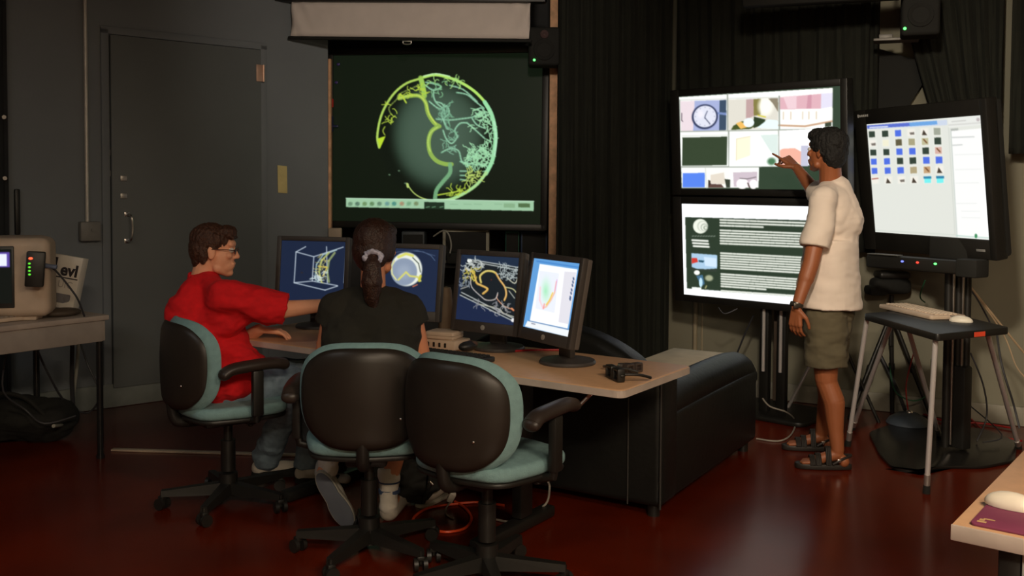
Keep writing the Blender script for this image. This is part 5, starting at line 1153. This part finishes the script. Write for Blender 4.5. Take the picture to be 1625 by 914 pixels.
# ---- person in red, seated at the left
def red_person():
    o0 = Vector((-1.27, 4.42, 0)); t = thing('person', 'person in a red shirt, jeans and glasses, seated and reaching towards a monitor', 'person', o0)
    H = Jp(342, 399, 4.50); RH = rotm(-83, -4, 0)
    fw_ = Vector((.90, .43, 0)).normalized(); sd = Vector((fw_.y, -fw_.x, 0))          # sd: to the person's right
    pel = Vector((-1.36, 4.40, .57)); nb = Jp(322, 446, 4.50); ch_ = Jp(330, 515, 4.46)
    sR = Jp(356, 474, 4.33); sL = Jp(330, 462, 4.68)
    eR = Jp(440, 492, 4.36); wR = Jp(516, 484, 4.48); hR = Jp(545, 480, 4.52)
    eL = Jp(372, 548, 4.62); wL = Jp(412, 538, 4.50)
    wL.z = .785
    kR, kL = Vector((-1.00, 4.50, .55)), Vector((-.93, 4.66, .55)); aR, aL = Jp(420, 738, 4.80), Jp(488, 745, 4.70)
    hipR, hipL = pel+sd*.09-Vector((0, 0, .03)), pel-sd*.09-Vector((0, 0, .03))
    m = M(); head(m, H, RH); neck(m, H, RH, nb)
    torso(m, pel, ch_, nb, sL.lerp(nb,.15), sR.lerp(nb,.15), sd, fw_, .84)
    m.chain([sR, eR], [.050, .042]).chain([eR, wR], [.043, .029]); hand(m, wR, hR-wR, (0, 0, -1), -1, curls=[.1, .5, .7, .9])
    m.chain([sL, eL], [.050, .042]).chain([eL, wL], [.040, .028]); hand(m, wL, Vector((.97, .1, -.10)), (0, 0, -1), 1, .42)
    m.chain([hipR, kR, aR], [.075, .052, .036]).chain([hipL, kL, aL], [.075, .052, .036])
    for a in (aR, aL): m.cap(a, a+Vector((.13, .05, -.05)), .034, .026)
    fused('body', m, SKINF, t, o0, voxel=.0045, smooth=3)
    # shirt
    s = M(); torso(s, pel+Vector((0, 0, -.02)), ch_, nb+Vector((0, 0, -.02)), sL, sR, sd, fw_, 1.03, 1.08)
    s.cap(nb-Vector((0, 0, .01)), sR, .066, .078).cap(nb-Vector((0, 0, .01)), sL, .066, .07); bk = Jp(292, 500, 4.40); s.ell(bk.lerp(ch_, .45), (.12, .13, .19)); s.cap(nb+Vector((0, 0, -.02)), bk.lerp(ch_, .5), .06, .12)
    s.ell(pel+Vector((.04, .015, .03)), (.195, .185, .15)).ell(pel+Vector((.04, -.02, -.01)), (.205, .205, .10)).cap(pel+Vector((.0, .0, .02)), pel+Vector((.10, .04, -.02)), .15, .135); s.cap(ch_+fw_*.01, pel+fw_*.09, .13, .135)
    hemR = Jp(456, 491, 4.37); s.cap(sR, hemR, .078, .079, flat1=True, n=24); s.cap(ch_+sd*.06, sR.lerp(hemR, .45), .10, .072)
    s.cap(sL, sL.lerp(eL, .8), .074, .076, flat1=True)
    s.cap(sR.lerp(nb, .5), hemR-Vector((.08, 0, .03)), .05, .06)
    sh_ = fused('shirt', s, RED, t, o0, voxel=.006, smooth=5, folds=.020, fscale=6.5, seed=2)
    # collar
    cm = M(); cR = (rotm(-60, 8, 6)); 
    for i in range(18):
        a = i/17*math.radians(300)+math.radians(120); 
        cm.cap(nb+cR @ Vector((.068*math.cos(a), .064*math.sin(a), .004)), nb+cR @ Vector((.061*math.cos(a), .057*math.sin(a), .040)), .010, .007, n=8)
    cl_ = fused('collar', cm, RED, sh_, o0, voxel=.004, smooth=2)
    # jeans
    j = M(); j.ell(pel-Vector((0, 0, .035)), (.165, .15, .10)); j.chain([hipR, kR], [.100, .078]).chain([hipL, kL], [.100, .078])
    j.cap(kR, aR+Vector((0, 0, .02)), .076, .066, flat1=True, n=24).cap(kL, aL+Vector((0, 0, .02)), .074, .066, flat1=True, n=24)
    fused('jeans', j, DENIM, t, o0, voxel=.006, smooth=4, folds=.012, fscale=9)
    # hair: short brown
    h = M(); P = lambda x, y, z: H+RH @ Vector((x, y, z))
    h.ell(P(0, -.026, .052), (.083, .098, .082), RH).ell(P(0, -.062, .012), (.074, .060, .085), RH).ell(P(0, .045, .092), (.060, .048, .036), RH).ell(P(0, -.072, -.035), (.056, .034, .055), RH)
    for k in (-1, 1): h.ell(P(k*.068, -.002, .05), (.016, .035, .042), RH).ell(P(k*.066, -.042, -.01), (.016, .024, .05), RH)
    for i in range(9): h.cap(P(-.045+i*.011, .05, .095), P(-.05+i*.012, .084, .070), .013, .006, n=8)
    fused('hair', h, HAIRB, t, o0, voxel=.004, smooth=2, fn=hairfn(H, .0045, 75, 1))
    eyes(H, RH, t, o0)
    # glasses
    g = M()
    for k in (-1, 1):
        ring = [P(k*.033+.021*math.cos(a), .096, .010+.015*math.sin(a)) for a in np.linspace(0, 2*math.pi, 17)]
        g.tube([p-o0 for p in ring], .0018, n=6, smooth=False); g.tube([P(k*.056, .100, .014)-o0, P(k*.074, .05, .016)-o0, P(k*.080, -.005, .014)-o0, P(k*.078, -.02, .0)-o0], .0022, n=6)
    g.tube([P(-.012, .102, .014)-o0, P(0, .107, .017)-o0, P(.012, .102, .014)-o0], .0018, n=6)
    gl = obj('glasses', g, mat('glasses_metal', (.25, .2, .17), .25, metal=.8), t)
    for k in (-1, 1): obj('lens', M().ell(P(k*.033, .096, .010)-o0, (.021, .002, .015), RH), mat('lens_clear', (.5, .48, .45), .05, metal=.6), gl)
    # shoes
    for nm, a, dv in (('r', aR, Vector((.98, .25, 0))), ('l', aL, Vector((.95, -.2, 0)))):
        d = dv.normalized(); b = Vector((a.x, a.y, .0)); zf = max(a.z-.10, 0)
        q_ = M().ell(b-d*.02+Vector((0, 0, zf+.045)), (.045, .045, .045)).cap(b+Vector((0, 0, zf+.042)), b+d*.15+Vector((0, 0, zf+.030)), .042, .036).ell(b+d*.18+Vector((0, 0, zf+.028)), (.045, .042, .028)).cap(b+Vector((0, 0, zf+.06)), a+Vector((0, 0, .0)), .042, .042)
        so = fused('shoe', q_, mat('shoe_white', (.62, .56, .48), .6), t, o0, voxel=.006, smooth=3)
        obj('sole', M().cap(b-d*.02-o0+Vector((0, 0, zf+.012)), b+d*.17-o0+Vector((0, 0, zf+.012)), .046, .046).xf(), BLACKM, so)
    return t
red_person()

# ---- woman in black, seen from behind
def woman():
    o0 = Vector((-.57, 3.92, 0)); t = thing('person', 'woman in a black t-shirt with a dark ponytail, seated with her back to the camera', 'person', o0)
    H = Jp(598, 396, 4.02); RH = rotm(-16, -4, 0); fw_ = Vector((.12, 1, 0)).normalized(); sd = Vector((fw_.y, -fw_.x, 0))
    nb = Jp(592, 462, 3.97); ch_ = Jp(590, 525, 3.96); pel = Vector((-.575, 3.84, .57))
    sL, sR = Jp(531, 487, 3.96), Jp(650, 487, 3.96)
    eL, eR = Jp(510, 590, 4.00), Jp(673, 590, 3.98); wL, wR = Jp(520, 560, 4.22), Jp(655, 566, 4.20)
    wL.z = wR.z = .775
    hL, hR = pel-sd*.09-Vector((0, 0, .02)), pel+sd*.09-Vector((0, 0, .02)); kL, kR = Vector((-.71, 4.26, .53)), Vector((-.44, 4.26, .53))
    aL = Jp(522, 738, 4.06); aR = Jp(618, 762, 4.18)
    m = M(); head(m, H, RH, .97); neck(m, H, RH, nb, .050)
    torso(m, pel, ch_, nb, sL, sR, sd, fw_, .90)
    for s_, e, w, th in ((sL, eL, wL, 1), (sR, eR, wR, -1)): m.chain([s_, e, w], [.046, .040, .026]); hand(m, w, (0, 1, -.03), (0, 0, -1), th, .35, .92)
    m.chain([hL, kL, aL], [.072, .050, .036]).chain([hR, kR, aR], [.072, .050, .036])
    heel = Jp(513, 752, 4.05); toe = Jp(555, 822, 4.09); m.cap(aL, heel, .036, .034).cap(heel, toe, .034, .024)
    heR = Vector((aR.x, aR.y-.02, .06)); tR = heR+Vector((.03, .17, -.02)); m.cap(aR, heR, .036, .034).cap(heR, tR, .034, .026)
    fused('body', m, SKINT, t, o0, voxel=.0045, smooth=3)
    s = M(); torso(s, pel, ch_, nb-Vector((0, 0, .015)), sL, sR, sd, fw_, 1.0, 1.1)
    s.cap(sL+Vector((.02, 0, -.01)), ch_+Vector((-.12, 0, -.04)), .075, .09).cap(sR+Vector((-.02, 0, -.01)), ch_+Vector((.12, 0, -.04)), .075, .09)
    s.cap(nb+Vector((0, .01, -.03)), sL, .058, .062).cap(nb+Vector((0, .01, -.03)), sR, .058, .062)
    s.cap(ch_+Vector((-.08, -.02, -.02)), pel+Vector((-.06, 0, .05)), .125, .12).cap(ch_+Vector((.08, -.02, -.02)), pel+Vector((.06, 0, .05)), .125, .12)
    s.cap(sL, sL.lerp(eL, .26), .064, .068, flat1=True, n=24).cap(sR, sR.lerp(eR, .26), .064, .068, flat1=True, n=24)
    fused('tshirt', s, BLKSHIRT, t, o0, voxel=.006, smooth=6, folds=.012, fscale=6, seed=5)
    j = M().ell(pel-Vector((0, 0, .03)), (.17, .14, .09)).chain([hL, kL], [.095, .072]).chain([hR, kR], [.095, .072]).cap(kL, kL.lerp(aL, .45), .074, .066, flat1=True).cap(kR, kR.lerp(aR, .45), .074, .066, flat1=True)
    fused('trousers', j, mat('trousers_dark', (.035, .034, .032), .9), t, o0, voxel=.007, smooth=4, folds=.01, fscale=9)
    P = lambda x, y, z: H+RH @ Vector((x*.97, y*.97, z*.97))
    h = M().ell(P(0, -.026, .045), (.088, .104, .090), RH).ell(P(0, -.062, .0), (.082, .064, .092), RH).ell(P(0, .03, .08), (.072, .065, .042), RH).ell(P(0, -.075, -.045), (.058, .040, .052), RH)
    for k in (-1, 1): h.ell(P(k*.066, -.02, .01), (.022, .045, .062), RH)
    fused('hair', h, HAIRD, t, o0, voxel=.0045, smooth=4, fn=hairfn(H, .002, 60, 3))
    tie = Jp(592, 411, 3.88)
    pn = M().chain([tie+Vector((0, .01, .01)), tie+Vector((0, -.022, -.035)), Jp(590, 447, 3.86), Jp(590, 472, 3.87), Jp(594, 492, 3.875)], [.026, .036, .043, .032, .012])
    fused('ponytail', pn, HAIRD, t, o0, voxel=.0045, smooth=3, fn=hairfn(tie, .003, 60, 6))
    sc_ = M()
    rn = random.Random(4)
    for k in range(13):
        a = math.radians(200+k*25); sc_.ell(tie+Vector((.034*math.cos(a), -.006+.006*math.sin(a*3), .010+.020*math.sin(a))), (.013, .015, .012), sub=2)
    fused('hair_scrunchie', sc_, mat('scrunchie_lilac', (.50, .50, .62), .7, noise_amt=.5, nscale=60), t, o0, voxel=.004, smooth=1, folds=.006, fscale=40)
    eyes(H, RH, t, o0, .97)
    # left shoe with its grey sole turned to the camera
    ax = (toe-heel); L = ax.length; zf = ax.normalized(); nf = Vector((0, -1, 0)); nf = (nf-zf*nf.dot(zf)).normalized(); xf_ = zf.cross(nf)
    RF = Matrix((xf_, zf, nf)).transposed()     # local x width, y towards toe, z outward (to camera)
    def outline(g): return [((.034+g)*1.0*math.cos(a)*(1 if math.sin(a) < 0 else 1.22)*(1-.0*math.sin(a)) + (.004*math.sin(a)), .128+(.145+g)*math.sin(a)) for a in np.linspace(0, 2*math.pi, 33)[:-1]]
    def shape(g):
        out = []
        for a in np.linspace(0, 2*math.pi, 41)[:-1]:
            y = math.sin(a); w = .041+.010*y if y > 0 else .038; w -= .006*math.exp(-((y+.1)/.35)**2); out.append(((w+g)*math.copysign(abs(math.cos(a))**.8, math.cos(a)), .118+(.138+g)*y))
        return out
    c0_ = heel+nf*.040-zf*.01-o0
    so = obj('shoe_sole', M().prism(shape(0), 0, .016, bev=.003).xf(RF, c0_), mat('sole_grey', (.12, .13, .155), .8), t)
    obj('sole_edge', M().prism(shape(.005), -.014, .010, bev=.004).xf(RF, c0_), mat('sole_edge', (.36, .33, .27), .7), so)
    up_ = M().cap(heel-nf*.0+zf*.01, heel+zf*.10-nf*.0, .040, .040).cap(heel+zf*.10, heel+zf*.20-nf*-.006, .040, .030).cap(heel-nf*.01, heel-nf*.06-zf*.01, .038, .036)
    fused('shoe_upper', up_, mat('shoe_canvas', (.45, .42, .36), .8), so, o0, voxel=.006, smooth=2)
    # socks
    fused('sock', M().cap(aL+Vector((0, .0, .07)), aL+Vector((0, -.0, -.02)), .044, .043, flat0=True), mat('sock_white', (.62, .56, .48), .9), t, o0, voxel=.005, smooth=2, folds=.008, fscale=14)
    sk = fused('sock', M().cap(aR+Vector((-.004, .02, .05)), aR+Vector((0, -.0, -.04)), .050, .044, flat0=True).cap(aR, heR, .043, .042), MATS['sock_white'], t, o0, voxel=.005, smooth=2, folds=.006, fscale=14)
    obj('sock_stripe', M().cyl(aR-o0+Vector((0, -.004, -.052)), aR-o0+Vector((0, -.004, -.036)), .0475, n=28).cyl(aR-o0+Vector((0, -.002, -.006)), aR-o0+Vector((0, -.002, -.001)), .0475, n=28), mat('stripe_blue', (.05, .08, .16), .8), sk)
    s2 = fused('shoe', M().cap(heR+Vector((0, 0, -.02)), tR+Vector((0, 0, -.005)), .042, .036).ell(tR+Vector((.005, .03, -.008)), (.045, .05, .03)), mat('shoe_canvas2', (.5, .44, .36), .7), t, o0, voxel=.006, smooth=2)
    return t
woman()

# ---- man standing and pointing at the wide display
def standing_man():
    o0 = Vector((1.66, 5.05, 0)); t = thing('person', 'standing man in a cream t-shirt and olive shorts pointing at the upper wide display', 'person', o0)
    Y = 5.08
    H = Jp(1309, 241, 5.10); RH = rotm(42, 3, 0); fw_ = Vector((-.90, .44, 0)).normalized(); sd = Vector((fw_.y, -fw_.x, 0))   # sd -> person's right (far side)
    nb = Jp(1318, 291, 5.12); ch_ = Jp(1321, 345, 5.10); pel = Jp(1313, 488, 5.10)
    sL, sR = Jp(1307, 318, 4.97), Jp(1316, 310, 5.27)
    eL, wL = Jp(1287, 418, 4.90), Jp(1264, 488, 4.86)
    eR, wR = Jp(1291, 302, 5.47), Jp(1264, 266, 5.56)
    hL, hR = pel-sd*.085+Vector((0, 0, -.03)), pel+sd*.085+Vector((0, 0, -.03))
    kL, kR = Jp(1311, 604, 5.02), Jp(1310, 598, 5.25); aL, aR = Jp(1329, 724, 4.98), Jp(1304, 690, 5.34)
    aL.z, aR.z = .10, .10
    m = M(); head(m, H, RH, .93); neck(m, H, RH, nb, .056, .93); torso(m, pel, ch_, nb, sL, sR, sd, fw_, .90)
    m.cap(ch_, pel, .12, .13)
    m.chain([sL, eL, wL], [.052, .042, .027]).chain([eL, eL.lerp(wL, .35)], [.042, .041]); hand(m, wL, Vector((-.05, .02, -1)), Vector((.75, .6, 0)), 1, .45)
    m.chain([sR, eR, wR], [.052, .042, .027]); d_ = (Jp(1243, 248, 5.62)-wR); hand(m, wR, d_, Vector((.25, .2, -1)), 1, curls=[.08, 1.1, 1.2, 1.2])
    m.chain([hL, kL], [.085, .057]).chain([hR, kR], [.085, .057])
    for k, a in ((kL, aL), (kR, aR)):
        bk = -fw_; c_ = k.lerp(a, .30)+bk*.022; m.chain([k, c_, k.lerp(a, .72)+bk*.006, a], [.054, .056, .040, .034])
        f = Vector((-.97, .12, 0)).normalized()
        m.ell(a+bk*.03+Vector((0, 0, -.055)), (.030, .030, .032)).cap(a+Vector((0, 0, -.02)), a+f*.13+Vector((0, 0, -.062)), .032, .024)
        for i in range(5): tt = a+f*(.13)+Vector((f.y, -f.x, 0))*(-.030+.015*i); m.cap(tt+Vector((0, 0, -.062)), tt+f*(.055-.006*abs(i-1))+Vector((0, 0, -.066)), .011, .009, n=8)
    fused('body', m, SKINB, t, o0, voxel=.0045, smooth=3)
    s = M(); torso(s, pel+Vector((0, 0, .08)), ch_, nb-Vector((0, 0, .01)), sL, sR, sd, fw_, 1.0, 1.08)
    s.cap(nb-fw_*.02-Vector((0, 0, .03)), ch_-fw_*.03+Vector((0, 0, -.02)), .085, .135).cap(ch_-fw_*.02, ch_.lerp(pel, .55)-fw_*.0, .13, .128)
    hem = pel+Vector((0, 0, .015)); 
    s.econe(ch_.lerp(pel, .25), ch_.lerp(pel, .7), (.168, .133), (.192, .155), sd).econe(ch_.lerp(pel, .7), hem-Vector((0, 0, .01)), (.192, .155), (.212, .170), sd)
    hl = Jp(1293, 393, 4.92); s.cap(sL, hl, .070, .076, flat1=True, n=28); s.cap(sR, sR.lerp(eR, .75), .068, .070, flat1=True); s.cap(nb-Vector((0, 0, .02)), sL, .060, .062).cap(nb-Vector((0, 0, .02)), sR, .060, .062)
    st_ = fused('tshirt', s, CREAM, t, o0, voxel=.006, smooth=7, folds=.010, fscale=5.5, seed=9)
    j = M().ell(pel-Vector((0, 0, .03)), (.135, .14, .09))
    zs = .535
    for h_, k in ((hL, kL), (hR, kR)):
        e = h_.lerp(k, (h_.z-zs)/(h_.z-k.z)); j.cap(h_+Vector((0, 0, .04)), h_, .100, .108).cap(h_, e, .112, .108, flat1=True, n=32)
    j.cap(pel+Vector((0, 0, .05)), pel-Vector((0, 0, .10)), .115, .13)
    fused('shorts', j, OLIVE, t, o0, voxel=.006, smooth=3, folds=.012, fscale=7, seed=1)
    P = lambda x, y, z: H+RH @ Vector((x*.95, y*.95, z*.95))
    h = M().ell(P(0, -.028, .048), (.086, .102, .088), RH).ell(P(0, -.062, .0), (.079, .060, .090), RH).ell(P(0, .04, .088), (.064, .056, .042), RH).ell(P(0, -.070, -.045), (.058, .036, .045), RH)
    for k in (-1, 1): h.ell(P(k*.068, -.015, .03), (.018, .038, .052), RH)
    for i in range(8): h.cap(P(-.04+i*.011, .05, .095), P(-.042+i*.012, .078, .078), .013, .008, n=8)
    fused('hair', h, HAIRK, t, o0, voxel=.004, smooth=2, fn=hairfn(H, .006, 70, 8))
    eyes(H, RH, t, o0, .93)
    obj('wristwatch', M().lathe([(.031, -.011), (.034, -.009), (.034, .009), (.031, .011)], wL-o0+Vector((0, 0, .012)), n=24, R=axis_mat(wL-eL)).box(wL-o0+Vector((-.012, -.034, .012)), (.026, .008, .026), bev=.003), mat('watch_steel', (.10, .085, .07), .3, metal=.7), t)
    for a in (aL, aR):
        f = Vector((-.97, .12, 0)).normalized(); s_ = Vector((f.y, -f.x, 0)); b = Vector((a.x, a.y, 0))-o0; Rf = Matrix((s_, f, Vector((0, 0, 1)))).transposed()
        out = []
        for an in np.linspace(0, 2*math.pi, 41)[:-1]:
            y = math.sin(an); w = .040+.010*y; out.append((w*math.copysign(abs(math.cos(an))**.75, math.cos(an)), .072+.145*y))
        sd_ = obj('sandal', M().prism(out, .001, .030, bev=.006).xf(Rf, b), mat('sandal_black', (.022, .018, .015), .5), t)
        st = M()
        def arch(y, z0, z1, w, r_): 
            for o_ in (-.009, 0, .009): st.tube([b+Rf @ Vector((x*w, y+o_, z0+(z1-z0)*(1-x*x))) for x in (-1, -.7, -.3, 0, .3, .7, 1)], r_, n=8)
        arch(.130, .028, .066, .046, .006); arch(.100, .028, .078, .045, .006); arch(.050, .03, .115, .043, .0055)
        st.tube([b+Rf @ Vector((.043, .03, .035)), b+Rf @ Vector((.042, -.01, .06)), b+Rf @ Vector((.0, -.068, .075)), b+Rf @ Vector((-.042, -.01, .06)), b+Rf @ Vector((-.043, .03, .035))], .007, n=8)
        obj('sandal_straps', st, MATS['sandal_black'], sd_)
        obj('buckle', M().box(b+Rf @ Vector((.047, .0, .055)), (.006, .02, .018), Rf, bev=.002).box(b+Rf @ Vector((-.047, .0, .055)), (.006, .02, .018), Rf, bev=.002), CHROME, sd_)
    return t
standing_man()

# ---- black bag and pale shoe between the chairs
p = atz(660, 803); bg = thing('black_bag', 'black bag with metal buckles on the floor between the chairs', 'bag', (p.x, p.y+.0, 0))
fused('bag_body', M().ell((0, 0, .10), (.10, .08, .10)).ell((-.03, 0, .17), (.07, .06, .07)).ell((.04, .0, .15), (.06, .06, .06)), BLACKM, bg, (0, 0, 0), voxel=.007, folds=.03, fscale=9)
obj('strap', M().tube([(-.09, -.05, .22), (-.02, -.07, .285), (.04, -.07, .25), (.07, -.07, .15), (.04, -.08, .04)], .010), BLACKM, bg)
obj('buckle', M().box((-.07, -.07, .225), (.035, .01, .02), rotm(0, 0, 30), bev=.003).box((.075, -.075, .13), (.03, .01, .014), rotm(0, 0, 40), bev=.003), CHROME, bg)
p = atz(684, 803); sh = thing('canvas_shoe', 'pale shoe on the floor just right of the black bag', 'shoe', (p.x+.0, p.y+.06, 0), rotm(-30))
fused('shoe_body', M().cap((0, -.07, .035), (0, .02, .045), .030, .034).cap((0, .02, .045), (0, .08, .06), .034, .036), mat('shoe_beige', (.42, .36, .30), .7), sh, (0, 0, 0), voxel=.005, smooth=3)
obj('sole', M().prism(rrect(.07, .215, .03), .0, .016, bev=.004), MATS['sole_edge'], sh)

#@@LIGHTS
# ------------------------------------------------------------------ fill lamps added out of view, no such fixtures known
for i, (loc, pw, colr) in enumerate(FILL_PANELS):
    t = thing('added_fill_panel', ['added fill light panel over the right foreground desk', 'added fill light panel behind the camera', 'dim added fill light panel near the left wall'][i], 'added light', loc, None, 'added fill panels')
    obj('fill_tray', M().box((0, 0, .05), (1.24, .34, .09), bev=.01), STEEL, t)
    obj('diffuser', M().box((0, 0, .0), (1.16, .28, .01), bev=.003), mat('diffuser', (.8, .8, .75), .5, emis=(1, .85, .7), estr=.5), t)
    ld_ = bpy.data.lights.new('fill_panel_light', 'AREA'); ld_.shape = 'RECTANGLE'; ld_.size = 1.1; ld_.size_y = .25; ld_.energy = pw; ld_.color = colr
    lo = bpy.data.objects.new('fill_panel_light', ld_); COL.objects.link(lo); lo.parent = t; lo.location = (0, 0, -.02)

for i, (loc, aim, pw, ang_, colr) in enumerate(FILL_SPOTS):  # added unseen spots lifting the standing man, right wall and pull-down screen
    q_ = (Vector(aim)-Vector(loc)).to_track_quat('-Z', 'Y')
    t = thing('added_fill_spot', ['added fill spotlight brightening the right side of the room', 'added fill spotlight aimed at the pull-down screen'][i], 'added light', loc, None, 'added fill spotlights')
    Rq = q_.to_matrix()
    obj('fill_spot_can', M().lathe([(.02, .13), (.05, .12), (.055, .0), (.05, -.0), (.045, .02)], n=24).xf(Rq), STEEL, t)
    obj('mounting_stem', M().cyl(Rq @ Vector((0, 0, .1)), (0, 0, ZC-loc[2]), .01), STEEL, t)
    sp = bpy.data.lights.new('fill_spot_light', 'SPOT'); sp.energy = pw; sp.color = colr; sp.spot_size = math.radians(ang_); sp.spot_blend = 1.; sp.shadow_soft_size = .12
    lo = bpy.data.objects.new('fill_spot_light', sp); COL.objects.link(lo); lo.parent = t; lo.rotation_euler = q_.to_euler(); lo.location = Rq @ Vector((0, 0, -.03))
